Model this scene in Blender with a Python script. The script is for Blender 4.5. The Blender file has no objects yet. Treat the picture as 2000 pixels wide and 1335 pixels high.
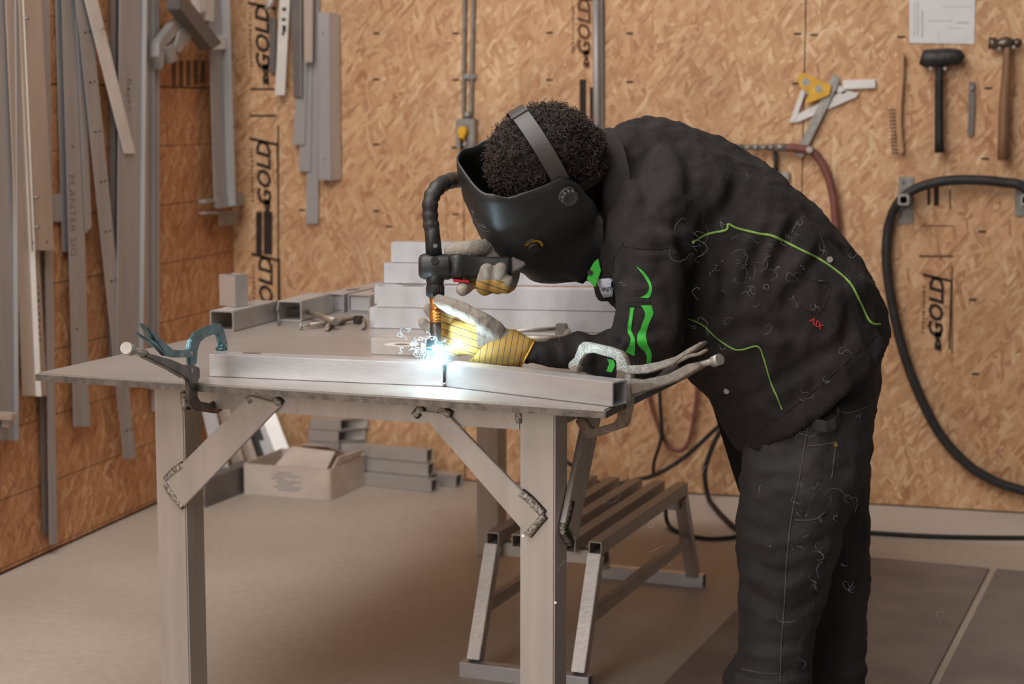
import bpy, bmesh, math, random
import numpy as np
from mathutils import Vector, Matrix, noise
from mathutils.bvhtree import BVHTree

random.seed(7)
scene = bpy.context.scene
COL = scene.collection

# ------------------------------------------------------------------ camera
CZ = 1.4
F_PX, PITCH, YAW = 3500.0, math.radians(7.4), math.radians(15.8)
cam_d = bpy.data.cameras.new('camera')
cam = bpy.data.objects.new('camera', cam_d)
COL.objects.link(cam)
cam.location = (0, 0, CZ)
cam.rotation_euler = (math.pi / 2 - PITCH, 0, YAW)
cam_d.sensor_width = 36.0
cam_d.lens = 36.0 * F_PX / 2000.0
cam_d.clip_start = 0.05
cam_d.dof.use_dof = True
cam_d.dof.focus_distance = 3.62
cam_d.dof.aperture_fstop = 4.5
scene.camera = cam

# ------------------------------------------------------------------ world, lights, exposure
world = bpy.data.worlds.new('world')
scene.world = world
world.use_nodes = True
wbg = world.node_tree.nodes['Background']
wbg.inputs[0].default_value = (1.0, 0.96, 0.93, 1)
wbg.inputs[1].default_value = 0.13


def area(name, loc, target, sx, sy, power, color):
    l = bpy.data.lights.new(name, 'AREA')
    l.shape = 'RECTANGLE'
    l.size, l.size_y, l.energy, l.color = sx, sy, power, color
    o = bpy.data.objects.new(name, l)
    COL.objects.link(o)
    o.location = loc
    o.rotation_euler = (Vector(target) - Vector(loc)).to_track_quat('-Z', 'Y').to_euler()
    return o


area('door_daylight', (-3.1, -2.2, 2.4), (-1.0, 4.5, 0.9), 3.2, 2.8, 215, (1.0, 0.98, 0.955))
area('ceiling_light_bank', (-1.9, 3.3, 3.7), (-1.2, 4.4, 0), 2.0, 2.4, 110, (1.0, 0.975, 0.95))
area('ceiling_light_bank_front', (-1.4, 0.9, 3.7), (-1.0, 3.4, 0), 3.0, 1.6, 75, (1.0, 0.975, 0.95))

vs = scene.view_settings
vs.view_transform = 'Standard'
vs.look = 'None'
vs.gamma = 1.0
vs.use_curve_mapping = False
vs.exposure = -0.42

# ------------------------------------------------------------------ pixel <-> world helpers
C0 = np.array([0, 0, CZ])
_cy, _sy, _cp, _sp = math.cos(YAW), math.sin(YAW), math.cos(PITCH), math.sin(PITCH)
FWD = np.array([-_sy * _cp, _cy * _cp, -_sp])
RGT = np.array([_cy, _sy, 0.0])
UPV = np.cross(RGT, FWD)
HFW = np.array([-_sy, _cy, 0.0])
ZV = np.array([0, 0, 1.0])


def ray(px, py):
    return FWD + RGT * (px - 1000.0) / F_PX - UPV * (py - 667.5) / F_PX


def onpl(px, py, p, n):
    r = ray(px, py)
    p = np.asarray(p, float)
    n = np.asarray(n, float)
    return C0 + r * (((p - C0) @ n) / (r @ n))


def onz(px, py, z):
    return onpl(px, py, (0, 0, z), (0, 0, 1))


def atd(px, py, d):
    return C0 + ray(px, py) * d


TH = 0.84                                   # table height
TA = onz(70, 728, TH)
_ta = math.radians(-5.8)
TU = np.array([math.cos(_ta), math.sin(_ta), 0])
TV = np.array([-math.sin(_ta), math.cos(_ta), 0])


def T(u, v, z):
    return TA + TU * u + TV * v + ZV * (z - TH)


WX, WY = -2.93, 6.38                        # left wall and back wall planes


def nrm(v):
    v = np.asarray(v, float)
    return v / (np.linalg.norm(v) + 1e-12)


# ------------------------------------------------------------------ materials
def new_mat(name):
    m = bpy.data.materials.new(name)
    m.use_nodes = True
    nt = m.node_tree
    return m, nt, nt.nodes['Principled BSDF']


def srgb(r, g, b):
    def f(c):
        c /= 255.0
        return c / 12.92 if c <= 0.04045 else ((c + 0.055) / 1.055) ** 2.4
    return (f(r), f(g), f(b), 1)


def mat(name, col, rough=0.5, metal=0.0, var=0.12, scale=12.0, stretch=(1, 1, 1), bump=0.0, bscale=60.0,
        col2=None, detail=4.0, rvar=0.0):
    m, nt, bs = new_mat(name)
    N, L = nt.nodes, nt.links
    tc = N.new('ShaderNodeTexCoord')
    mp = N.new('ShaderNodeMapping')
    mp.inputs['Scale'].default_value = stretch
    L.new(tc.outputs['Object'], mp.inputs[0])
    nz = N.new('ShaderNodeTexNoise')
    nz.inputs['Scale'].default_value = scale
    nz.inputs['Detail'].default_value = detail
    L.new(mp.outputs[0], nz.inputs['Vector'])
    mx = N.new('ShaderNodeMix')
    mx.data_type = 'RGBA'
    c2 = col2 if col2 else tuple(max(0, c * (1 - 2 * var)) for c in col[:3]) + (1,)
    c1 = col if col2 else tuple(min(1, c * (1 + var)) for c in col[:3]) + (1,)
    mx.inputs[6].default_value = c1
    mx.inputs[7].default_value = c2
    rp = N.new('ShaderNodeMapRange')
    rp.inputs[1].default_value = 0.35
    rp.inputs[2].default_value = 0.7
    L.new(nz.outputs[0], rp.inputs[0])
    L.new(rp.outputs[0], mx.inputs[0])
    L.new(mx.outputs[2], bs.inputs['Base Color'])
    bs.inputs['Roughness'].default_value = rough
    bs.inputs['Metallic'].default_value = metal
    if rvar:
        rr = N.new('ShaderNodeMapRange')
        rr.inputs[3].default_value = max(0.05, rough - rvar)
        rr.inputs[4].default_value = rough + rvar
        L.new(nz.outputs[0], rr.inputs[0])
        L.new(rr.outputs[0], bs.inputs['Roughness'])
    if bump:
        n2 = N.new('ShaderNodeTexNoise')
        n2.inputs['Scale'].default_value = bscale
        n2.inputs['Detail'].default_value = 3
        L.new(mp.outputs[0], n2.inputs['Vector'])
        bp = N.new('ShaderNodeBump')
        bp.inputs['Strength'].default_value = bump
        bp.inputs['Distance'].default_value = 0.01
        L.new(n2.outputs[0], bp.inputs['Height'])
        L.new(bp.outputs[0], bs.inputs['Normal'])
    return m


def osb_mat(name, dark, mid, light, plane, lines=False):
    """oriented strand board: wood flakes lying in several directions"""
    m, nt, bs = new_mat(name)
    N, L = nt.nodes, nt.links
    tc = N.new('ShaderNodeTexCoord')
    sep = N.new('ShaderNodeSeparateXYZ')
    L.new(tc.outputs['Object'], sep.inputs[0])
    cmb = N.new('ShaderNodeCombineXYZ')
    L.new(sep.outputs[0 if plane == 'xz' else 1], cmb.inputs[0])
    L.new(sep.outputs[2], cmb.inputs[1])
    wn = N.new('ShaderNodeTexNoise')
    wn.inputs['Scale'].default_value = 7.0
    wn.inputs['Detail'].default_value = 2
    L.new(cmb.outputs[0], wn.inputs['Vector'])
    wv = N.new('ShaderNodeVectorMath')
    wv.operation = 'SCALE'
    wv.inputs['Scale'].default_value = 0.035
    L.new(wn.outputs['Color'], wv.inputs[0])
    wa = N.new('ShaderNodeVectorMath')
    L.new(cmb.outputs[0], wa.inputs[0])
    L.new(wv.outputs[0], wa.inputs[1])

    def layer(angle, sx, sy, off):
        mp = N.new('ShaderNodeMapping')
        mp.vector_type = 'TEXTURE'
        mp.inputs['Rotation'].default_value = (0, 0, angle)
        mp.inputs['Scale'].default_value = (sx, sy, 1)
        mp.inputs['Location'].default_value = (off, off * 0.37, 0)
        L.new(wa.outputs[0], mp.inputs[0])
        v = N.new('ShaderNodeTexVoronoi')
        v.voronoi_dimensions = '2D'
        v.inputs['Scale'].default_value = 1.0
        L.new(mp.outputs[0], v.inputs['Vector'])
        s = N.new('ShaderNodeSeparateColor')
        L.new(v.outputs['Color'], s.inputs[0])
        # grain along the flake
        g = N.new('ShaderNodeTexNoise')
        g.inputs['Scale'].default_value = 2.2
        g.inputs['Detail'].default_value = 3
        mg = N.new('ShaderNodeMapping')
        mg.inputs['Scale'].default_value = (0.6, 5.0, 1)
        L.new(mp.outputs[0], mg.inputs[0])
        L.new(mg.outputs[0], g.inputs['Vector'])
        a = N.new('ShaderNodeMath')
        a.operation = 'MULTIPLY_ADD'
        L.new(g.outputs[0], a.inputs[0])
        a.inputs[1].default_value = 0.5
        L.new(s.outputs[0], a.inputs[2])
        return a.outputs[0], s.outputs[1]

    def math_(op, a, c, d=None):
        n_ = N.new('ShaderNodeMath')
        n_.operation = op
        for k_, x_ in enumerate((a, c, d)):
            if x_ is None:
                continue
            if isinstance(x_, (int, float)):
                n_.inputs[k_].default_value = x_
            else:
                L.new(x_, n_.inputs[k_])
        return n_.outputs[0]

    ls = [layer(1.25, .070, .018, .3), layer(.35, .06, .015, 1.7), layer(2.2, .075, .016, 3.1), layer(1.75, .085, .013, 5.2), layer(.9, .05, .012, 8.4)]
    cur = ls[0][0]
    for k, (val, sel) in enumerate(ls[1:]):
        gt = math_('GREATER_THAN', sel, (.5, .58, .64, .6)[k])
        mx = N.new('ShaderNodeMix')
        L.new(gt, mx.inputs[0])
        L.new(cur, mx.inputs[2])
        L.new(val, mx.inputs[3])
        cur = mx.outputs[0]
    big = N.new('ShaderNodeTexNoise')
    big.inputs['Scale'].default_value = 2.2
    big.inputs['Detail'].default_value = 5
    L.new(cmb.outputs[0], big.inputs['Vector'])
    fine = N.new('ShaderNodeTexNoise')
    fine.inputs['Scale'].default_value = 34
    fine.inputs['Detail'].default_value = 4
    L.new(wa.outputs[0], fine.inputs['Vector'])
    tot = math_('MULTIPLY_ADD', big.outputs[0], .95, cur)
    tot = math_('MULTIPLY_ADD', fine.outputs[0], .6, tot)
    rp = N.new('ShaderNodeValToRGB')
    e = rp.color_ramp.elements
    e[0].position, e[0].color = 0.08, dark
    e[1].position, e[1].color = 0.95, light
    el = e.new(0.34)
    el.color = tuple(0.3 * a + 0.7 * b for a, b in zip(dark, mid))
    el = e.new(0.55)
    el.color = mid
    el = e.new(0.78)
    el.color = tuple(0.66 * a + 0.34 * b for a, b in zip(mid, light))
    mr = N.new('ShaderNodeMapRange')
    mr.inputs[1].default_value = 0.62
    mr.inputs[2].default_value = 2.22
    L.new(tot, mr.inputs[0])
    L.new(mr.outputs[0], rp.inputs[0])
    gr = N.new('ShaderNodeTexNoise')
    gr.inputs['Scale'].default_value = 1.7
    gr.inputs['Detail'].default_value = 6
    gr.inputs['Roughness'].default_value = .65
    mg_ = N.new('ShaderNodeMapping')
    mg_.inputs['Location'].default_value = (4.3, 1.9, 0)
    L.new(cmb.outputs[0], mg_.inputs[0])
    L.new(mg_.outputs[0], gr.inputs['Vector'])
    gm = N.new('ShaderNodeMapRange')
    gm.inputs[1].default_value, gm.inputs[2].default_value, gm.inputs[4].default_value = .52, .72, .38
    L.new(gr.outputs[0], gm.inputs[0])
    gx = N.new('ShaderNodeMix')
    gx.data_type = 'RGBA'
    L.new(gm.outputs[0], gx.inputs[0])
    L.new(rp.outputs[0], gx.inputs[6])
    gx.inputs[7].default_value = srgb(158, 124, 98) if plane == 'xz' else srgb(146, 98, 66)
    out = gx.outputs[2]
    if lines:
        prev = None
        for axis, step, ph, wd in ((2, .2085, .018, .018), (1, .1945, .212, .009)):
            a = N.new('ShaderNodeMath')
            a.operation = 'MULTIPLY_ADD'
            L.new(sep.outputs[axis], a.inputs[0])
            a.inputs[1].default_value = 1 / step
            a.inputs[2].default_value = 40 - ph / step
            # wobble
            fr = N.new('ShaderNodeMath')
            fr.operation = 'FRACT'
            L.new(a.outputs[0], fr.inputs[0])
            lt = N.new('ShaderNodeMath')
            lt.operation = 'LESS_THAN'
            L.new(fr.outputs[0], lt.inputs[0])
            lt.inputs[1].default_value = wd
            k = N.new('ShaderNodeMath')
            k.operation = 'MULTIPLY'
            L.new(lt.outputs[0], k.inputs[0])
            k.inputs[1].default_value = 0.75 if axis == 2 else 0.4
            if prev:
                mxx = N.new('ShaderNodeMath')
                mxx.operation = 'MAXIMUM'
                L.new(prev, mxx.inputs[0])
                L.new(k.outputs[0], mxx.inputs[1])
                prev = mxx.outputs[0]
            else:
                prev = k.outputs[0]
        mx = N.new('ShaderNodeMix')
        mx.data_type = 'RGBA'
        L.new(prev, mx.inputs[0])
        L.new(out, mx.inputs[6])
        mx.inputs[7].default_value = srgb(62, 34, 20)
        out = mx.outputs[2]
    L.new(out, bs.inputs['Base Color'])
    bs.inputs['Roughness'].default_value = 0.62
    bp = N.new('ShaderNodeBump')
    bp.inputs['Strength'].default_value = 0.25
    bp.inputs['Distance'].default_value = 0.004
    L.new(cur, bp.inputs['Height'])
    L.new(bp.outputs[0], bs.inputs['Normal'])
    return m


M = {}
M['osb'] = osb_mat('osb_back', srgb(156, 100, 64), srgb(208, 161, 118), srgb(236, 200, 158), 'xz')
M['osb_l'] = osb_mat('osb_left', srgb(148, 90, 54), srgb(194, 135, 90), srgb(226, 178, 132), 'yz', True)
M['alu'] = mat('mill_aluminium', srgb(198, 192, 187), .42, .55, .08, 6, (1, 1, 1), .05, 90)
M['alu_bright'] = mat('bright_aluminium', srgb(206, 205, 206), .33, .6, .07, 9, (1, 1, 4), .03, 70, rvar=.08)
M['alu_pink'] = mat('brushed_tube_aluminium', srgb(188, 186, 188), .36, .55, .10, 14, (1, 1, .4), .03, 80, rvar=.08)
M['alu_leg'] = mat('table_aluminium', srgb(186, 176, 167), .5, .3, .05, 5, (6, 6, .5), .04, 120)
M['alu_wall'] = mat('strip_aluminium', srgb(172, 167, 165), .5, .35, .07, 4, (4, 4, .6), .03, 60)
M['alu_tan'] = mat('tan_strip', srgb(190, 172, 158), .5, .3, .06, 4, (4, 4, .6), .02, 60)
M['alu_white'] = mat('white_strip', srgb(226, 219, 211), .5, .1, .05, 8)
M['alu_dark'] = mat('dark_strip', srgb(118, 110, 106), .5, .35, .08, 5)
M['black_strip'] = mat('black_strip', srgb(48, 45, 44), .5, .1, .1, 5)
M['steel_top'] = mat('steel_table_plate', srgb(168, 160, 153), .42, .45, .12, 3.0, (1, 1, 1), .10, 260, rvar=.12)
M['plate_edge'] = mat('steel_plate_edge', srgb(116, 107, 99), .6, .3, .2, 60, (1, 1, 1), .2, 300)
M['bead'] = mat('weld_bead', srgb(172, 163, 154), .4, .6, .35, 120, (1, 1, 1), .6, 160)
M['scorch'] = mat('weld_scorch', srgb(60, 52, 46), .6, .4, .3, 120, (1, 1, 1), .4, 200)
M['clamp'] = mat('nickel_clamp', srgb(158, 146, 134), .42, .6, .12, 50, (1, 1, 1), .12, 220, rvar=.1)
M['clamp_dark'] = mat('dark_clamp', srgb(104, 97, 94), .32, .8, .2, 30, (1, 1, 1), .12, 220, rvar=.1)
M['clamp_arc_tint'] = mat('arc_tinted_clamp', srgb(104, 138, 148), .3, .8, .2, 30, (1, 1, 1), .12, 220, rvar=.1)  # teal of the arc light on jaw and levers, put into the base colour
M['bolt'] = mat('bright_bolt', srgb(176, 169, 160), .5, .6, .08, 40)
M['black_plastic'] = mat('black_plastic', srgb(40, 39, 39), .45, 0, .15, 25, (1, 1, 1), .08, 200)
M['black_rubber'] = mat('black_rubber', srgb(38, 36, 35), .65, 0, .2, 18, (1, 1, 1), .15, 120)
M['black_tape'] = mat('black_tape', srgb(50, 47, 45), .5, 0, .25, 30, (1, 1, 1), .3, 60)
M['copper'] = mat('copper_neck', srgb(196, 128, 62), .3, .85, .2, 40)
M['nozzle'] = mat('nozzle_steel', srgb(92, 84, 82), .38, .8, .2, 40)
M['red_plastic'] = mat('red_trigger', srgb(190, 30, 40), .4, 0, .1, 30)
M['yellow'] = mat('yellow_plastic', srgb(226, 172, 34), .45, 0, .12, 30)
M['galv'] = mat('galvanised_steel', srgb(150, 146, 140), .45, .6, .15, 40)
M['paper'] = mat('white_paper', srgb(226, 224, 224), .8, 0, .02, 20)
M['ink_faint'] = mat('faint_ink', srgb(200, 198, 200), .9, 0, .05, 30)
M['ink'] = mat('grey_ink', srgb(150, 148, 150), .9, 0, .1, 30)
M['print'] = mat('black_print', srgb(52, 40, 32), .85, 0, .3, 60)
M['print_soft'] = mat('faded_print', srgb(110, 76, 50), .85, 0, .2, 60)
M['marker'] = mat('pencil_marking', srgb(118, 110, 106), .8, 0, .2, 60)
M['wood'] = mat('hickory_handle', srgb(140, 104, 74), .55, 0, .15, 6, (12, 12, 1), .08, 60)
M['wood_pale'] = mat('pale_brush_wood', srgb(196, 150, 108), .6, 0, .12, 6, (12, 12, 1))
M['bristle'] = mat('wire_bristle', srgb(110, 98, 88), .5, .5, .2, 40)
M['hammer_head'] = mat('hammer_steel', srgb(112, 98, 88), .4, .7, .2, 30)
M['chalk'] = mat('white_block', srgb(235, 232, 228), .6, 0, .04, 30)
M['card'] = mat('white_cardboard', srgb(206, 192, 180), .8, 0, .08, 9, (1, 1, 1), .05, 40)
M['card_in'] = mat('brown_cardboard', srgb(150, 96, 62), .85, 0, .1, 9)
M['hose'] = mat('ribbed_black_hose', srgb(46, 44, 43), .55, 0, .2, 30, (1, 1, 1), .2, 160)
M['hose_red'] = mat('red_rubber_hose', srgb(128, 78, 70), .6, 0, .15, 20)
M['mat_grey'] = mat('grey_floor_mat', srgb(132, 123, 118), .55, 0, .10, 5, (1, 1, 1), .06, 60, rvar=.15)
M['jacket'] = mat('jacket_cotton', srgb(33, 26, 24), .9, 0, .2, 9, (1, 1, 1), .25, 70)
M['pants'] = mat('black_work_denim', srgb(48, 45, 44), .85, 0, .3, 7, (1, 1, .6), .3, 90)
M['boot'] = mat('boot_leather', srgb(40, 34, 30), .55, 0, .2, 20)
M['skin'] = mat('brown_skin', srgb(92, 56, 44), .5, 0, .1, 20)
M['hair'] = mat('curly_hair', srgb(66, 52, 47), .42, 0, .3, 60)
M['hair_base'] = mat('hair_mass', srgb(24, 17, 15), .8, 0, .2, 60, (1, 1, 1), .5, 120)
M['helmet'] = mat('helmet_shell', srgb(40, 40, 40), .5, 0, .22, 8, (1, 1, 1), .05, 50, rvar=.08)
M['helmet_in'] = mat('helmet_inside', srgb(18, 17, 17), .7, 0, .1, 10)
M['strap'] = mat('headgear_strap', srgb(70, 66, 63), .45, 0, .1, 20)
M['glove'] = mat('grey_leather', srgb(160, 149, 137), .75, 0, .18, 14, (1, 1, 1), .35, 80)
M['green'] = mat('bright_green_cloth', srgb(62, 178, 58), .75, 0, .08, 20)
M['piping'] = mat('green_piping', srgb(128, 164, 76), .75, 0, .1, 30)
M['label'] = mat('white_label', srgb(206, 210, 226), .75, 0, .05, 20)
M['brass'] = mat('brass_rivet', srgb(190, 146, 70), .35, .8, .1, 40)
M['seam'] = mat('grey_stitching', srgb(84, 78, 74), .8, 0, .1, 40)
M['tick'] = mat('yellow_tick', srgb(206, 152, 40), .6, 0, .1, 40)
M['scuff'] = mat('scuffed_logo', srgb(96, 100, 100), .7, 0, .2, 60)
M['redtext'] = mat('red_embroidery', srgb(170, 50, 44), .8, 0, .1, 40)


def striped(name, base, line, axis, step, wd):
    m, nt, bs = new_mat(name)
    N, L = nt.nodes, nt.links
    tc = N.new('ShaderNodeTexCoord')
    dt = N.new('ShaderNodeVectorMath')
    dt.operation = 'DOT_PRODUCT'
    L.new(tc.outputs['Object'], dt.inputs[0])
    dt.inputs[1].default_value = tuple(nrm(axis) / step)
    fr = N.new('ShaderNodeMath')
    fr.operation = 'FRACT'
    L.new(dt.outputs['Value'], fr.inputs[0])
    lt = N.new('ShaderNodeMath')
    lt.operation = 'LESS_THAN'
    lt.inputs[1].default_value = wd
    L.new(fr.outputs[0], lt.inputs[0])
    nz = N.new('ShaderNodeTexNoise')
    nz.inputs['Scale'].default_value = 30
    L.new(tc.outputs['Object'], nz.inputs['Vector'])
    m0 = N.new('ShaderNodeMix')
    m0.data_type = 'RGBA'
    L.new(nz.outputs[0], m0.inputs[0])
    m0.inputs[6].default_value = base
    m0.inputs[7].default_value = tuple(c * .72 for c in base[:3]) + (1,)
    mx = N.new('ShaderNodeMix')
    mx.data_type = 'RGBA'
    L.new(lt.outputs[0], mx.inputs[0])
    L.new(m0.outputs[2], mx.inputs[6])
    mx.inputs[7].default_value = line
    L.new(mx.outputs[2], bs.inputs['Base Color'])
    bs.inputs['Roughness'].default_value = 0.85
    return m


M['glove_y'] = striped('yellow_striped_cotton', srgb(206, 164, 84), srgb(70, 70, 84), RGT * .95 + UPV * .25, .0135, .12)
M['glove_y2'] = striped('yellow_striped_back', srgb(206, 164, 84), srgb(70, 70, 84), UPV * .9 + RGT * .3, .0135, .12)


def floor_mat():
    m, nt, bs = new_mat('concrete_floor')
    N, L = nt.nodes, nt.links
    tc = N.new('ShaderNodeTexCoord')
    n1 = N.new('ShaderNodeTexNoise')
    n1.inputs['Scale'].default_value = 1.3
    n1.inputs['Detail'].default_value = 6
    n2 = N.new('ShaderNodeTexNoise')
    n2.inputs['Scale'].default_value = 38
    n2.inputs['Detail'].default_value = 4
    for n in (n1, n2):
        L.new(tc.outputs['Object'], n.inputs['Vector'])
    rp = N.new('ShaderNodeValToRGB')
    rp.color_ramp.elements[0].position, rp.color_ramp.elements[0].color = .3, srgb(175, 162, 149)
    rp.color_ramp.elements[1].position, rp.color_ramp.elements[1].color = .72, srgb(195, 183, 170)
    L.new(n1.outputs[0], rp.inputs[0])
    r2 = N.new('ShaderNodeMapRange')
    r2.inputs[1].default_value, r2.inputs[2].default_value = .3, .7
    r2.inputs[3].default_value, r2.inputs[4].default_value = .9, 1.05
    L.new(n2.outputs[0], r2.inputs[0])
    mu = N.new('ShaderNodeMix')
    mu.data_type = 'RGBA'
    mu.blend_type = 'MULTIPLY'
    mu.inputs[0].default_value = 1
    L.new(rp.outputs[0], mu.inputs[6])
    L.new(r2.outputs[0], mu.inputs[7])
    # paler strip of concrete along the back wall
    sp = N.new('ShaderNodeSeparateXYZ')
    L.new(tc.outputs['Object'], sp.inputs[0])
    mr = N.new('ShaderNodeMapRange')
    mr.inputs[1].default_value, mr.inputs[2].default_value = WY - .50, WY - .40
    mr.inputs[4].default_value = .65
    L.new(sp.outputs[1], mr.inputs[0])
    mrx = N.new('ShaderNodeMapRange')
    mrx.inputs[1].default_value, mrx.inputs[2].default_value = -1.4, -1.0
    L.new(sp.outputs[0], mrx.inputs[0])
    mm = N.new('ShaderNodeMath')
    mm.operation = 'MULTIPLY'
    L.new(mr.outputs[0], mm.inputs[0])
    L.new(mrx.outputs[0], mm.inputs[1])
    mx = N.new('ShaderNodeMix')
    mx.data_type = 'RGBA'
    L.new(mm.outputs[0], mx.inputs[0])
    L.new(mu.outputs[2], mx.inputs[6])
    mx.inputs[7].default_value = srgb(226, 216, 208)
    L.new(mx.outputs[2], bs.inputs['Base Color'])
    bs.inputs['Roughness'].default_value = .55
    bp = N.new('ShaderNodeBump')
    bp.inputs['Strength'].default_value = .08
    L.new(n2.outputs[0], bp.inputs['Height'])
    L.new(bp.outputs[0], bs.inputs['Normal'])
    return m


M['floor'] = floor_mat()


def emit_mat(name, col, s):
    m, nt, bs = new_mat(name)
    bs.inputs['Base Color'].default_value = col
    bs.inputs['Emission Color'].default_value = col
    bs.inputs['Emission Strength'].default_value = s
    return m


# ------------------------------------------------------------------ object helpers
WLOC = {}


def tag(o, label=None, cat=None, group=None, kind=None):
    if label:
        o['label'] = label
    if cat:
        o['category'] = cat
    if group:
        o['group'] = group
    if kind:
        o['kind'] = kind
    return o


def link_obj(name, me, m, parent=None, origin=None):
    """link a mesh given in world coordinates; object origin is put at its base"""
    n = len(me.vertices)
    co = np.empty(n * 3)
    me.vertices.foreach_get('co', co)
    co = co.reshape(-1, 3)
    if origin is None:
        lo, hi = co.min(0), co.max(0)
        origin = np.array([(lo[0] + hi[0]) / 2, (lo[1] + hi[1]) / 2, lo[2]])
    origin = np.asarray(origin, float)
    me.vertices.foreach_set('co', (co - origin).ravel())
    me.update()
    for mm in (m if isinstance(m, (list, tuple)) else [m]):
        me.materials.append(mm)
    o = bpy.data.objects.new(name, me)
    COL.objects.link(o)
    if parent is not None:
        o.parent = parent
        o.location = Vector(origin - WLOC[parent.name])
    else:
        o.location = Vector(origin)
    WLOC[o.name] = origin
    return o


def thing(name, loc, label, cat, group=None, kind=None):
    o = bpy.data.objects.new(name, None)
    o.empty_display_size = 0.05
    COL.objects.link(o)
    o.location = Vector(loc)
    WLOC[o.name] = np.asarray(loc, float)
    return tag(o, label, cat, group, kind)


def frame_from(z, x=None):
    z = nrm(z)
    if x is None:
        x = np.array([0, 0, 1.0]) if abs(z[2]) < .9 else np.array([1.0, 0, 0])
    x = np.asarray(x, float)
    x = nrm(x - z * (x @ z))
    return x, np.cross(z, x), z


class MB:
    def __init__(self):
        self.bm = bmesh.new()

    def _add(self, vs, fs, mi=0, smooth=False):
        b = [self.bm.verts.new(tuple(v)) for v in vs]
        for f in fs:
            try:
                fc = self.bm.faces.new([b[i] for i in f])
                fc.material_index = mi
                fc.smooth = smooth
            except ValueError:
                pass
        return b

    def box(self, c, half, ax=None, mi=0):
        c = np.asarray(c, float)
        X, Y, Z = ax if ax is not None else (np.eye(3))
        vs = [c + X * half[0] * i + Y * half[1] * j + Z * half[2] * k for k in (-1, 1) for j in (-1, 1) for i in (-1, 1)]
        self._add(vs, [(0, 2, 3, 1), (4, 5, 7, 6), (0, 1, 5, 4), (2, 6, 7, 3), (0, 4, 6, 2), (1, 3, 7, 5)], mi)
        return self

    def prism(self, poly, n, thick, mi=0, center=True, smooth=False):
        """planar polygon (world points) extruded along n"""
        n = nrm(n)
        P = [np.asarray(p, float) for p in poly]
        a = [p - n * (thick / 2 if center else 0) for p in P]
        b = [p + n * (thick / 2 if center else thick) for p in P]
        k = len(P)
        va = [self.bm.verts.new(tuple(p)) for p in a]
        vb = [self.bm.verts.new(tuple(p)) for p in b]
        fs = [self.bm.faces.new(list(reversed(va))), self.bm.faces.new(vb)]
        for i in range(k):
            fs.append(self.bm.faces.new([va[i], va[(i + 1) % k], vb[(i + 1) % k], vb[i]]))
        for f in fs:
            f.material_index = mi
        return self

    def rings(self, rings, cap=True, mi=0, smooth=True, closed=True):
        k = len(rings[0])
        R = [[self.bm.verts.new(tuple(p)) for p in r] for r in rings]
        for a, b in zip(R[:-1], R[1:]):
            for i in range(k if closed else k - 1):
                f = self.bm.faces.new([a[i], a[(i + 1) % k], b[(i + 1) % k], b[i]])
                f.smooth = smooth
                f.material_index = mi
        if cap:
            f = self.bm.faces.new(list(reversed(R[0])))
            f.material_index = mi
            f = self.bm.faces.new(R[-1])
            f.material_index = mi
        return self

    def tube(self, pts, r, n=10, cap=True, mi=0, smooth=True):
        P = [np.asarray(p, float) for p in pts]
        rr = r if hasattr(r, '__len__') else [r] * len(P)
        x = None
        rs = []
        for i, p in enumerate(P):
            t = nrm(P[min(i + 1, len(P) - 1)] - P[max(i - 1, 0)])
            X, Y, _ = frame_from(t, x)
            x = X
            rs.append([p + rr[i] * (math.cos(a) * X + math.sin(a) * Y) for a in [2 * math.pi * k / n for k in range(n)]])
        return self.rings(rs, cap, mi, smooth)

    def cyl(self, p0, p1, r, n=16, mi=0, r2=None, smooth=True):
        return self.tube([p0, p1], [r, r if r2 is None else r2], n, True, mi, smooth)

    def sphere(self, c, r, n=12, mi=0, ax=None):
        c = np.asarray(c, float)
        A = ax if ax is not None else np.eye(3)
        r = r if hasattr(r, '__len__') else (r, r, r)
        rs = []
        for i in range(n // 2 + 1):
            t = math.pi * min(max(i / (n // 2), .02), .98)
            rs.append([c + A[0] * r[0] * math.sin(t) * math.cos(a) + A[1] * r[1] * math.sin(t) * math.sin(a) + A[2] * r[2] * math.cos(t)
                       for a in [-2 * math.pi * k / n for k in range(n)]])
        return self.rings(rs, True, mi, True)

    def rtube(self, p0, p1, w, h, wall=.004, up=ZV, n0=None, n1=None, mi=0):
        """hollow rectangular tube with open ends (w across, h along up)"""
        p0 = np.asarray(p0, float)
        p1 = np.asarray(p1, float)
        z = nrm(p1 - p0)
        Y = nrm(np.asarray(up, float) - z * (np.asarray(up, float) @ z))
        X = np.cross(Y, z)

        def ring(p, nn, ww, hh):
            out = []
            for i, j in ((-1, -1), (1, -1), (1, 1), (-1, 1)):
                q = p + X * ww / 2 * i + Y * hh / 2 * j
                if nn is not None:
                    nn = np.asarray(nn, float)
                    q = q + z * (((p - q) @ nn) / (z @ nn))
                out.append(q)
            return out
        o0, o1 = ring(p0, n0, w, h), ring(p1, n1, w, h)
        i0, i1 = ring(p0, n0, w - 2 * wall, h - 2 * wall), ring(p1, n1, w - 2 * wall, h - 2 * wall)
        V = [self.bm.verts.new(tuple(p)) for p in o0 + o1 + i0 + i1]
        for k in range(4):
            a, b = k, (k + 1) % 4
            for f in ((a, b, 4 + b, 4 + a), (8 + b, 8 + a, 12 + a, 12 + b), (b, a, 8 + a, 8 + b), (4 + a, 4 + b, 12 + b, 12 + a)):
                fc = self.bm.faces.new([V[i] for i in f])
                fc.material_index = mi
        return self

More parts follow.
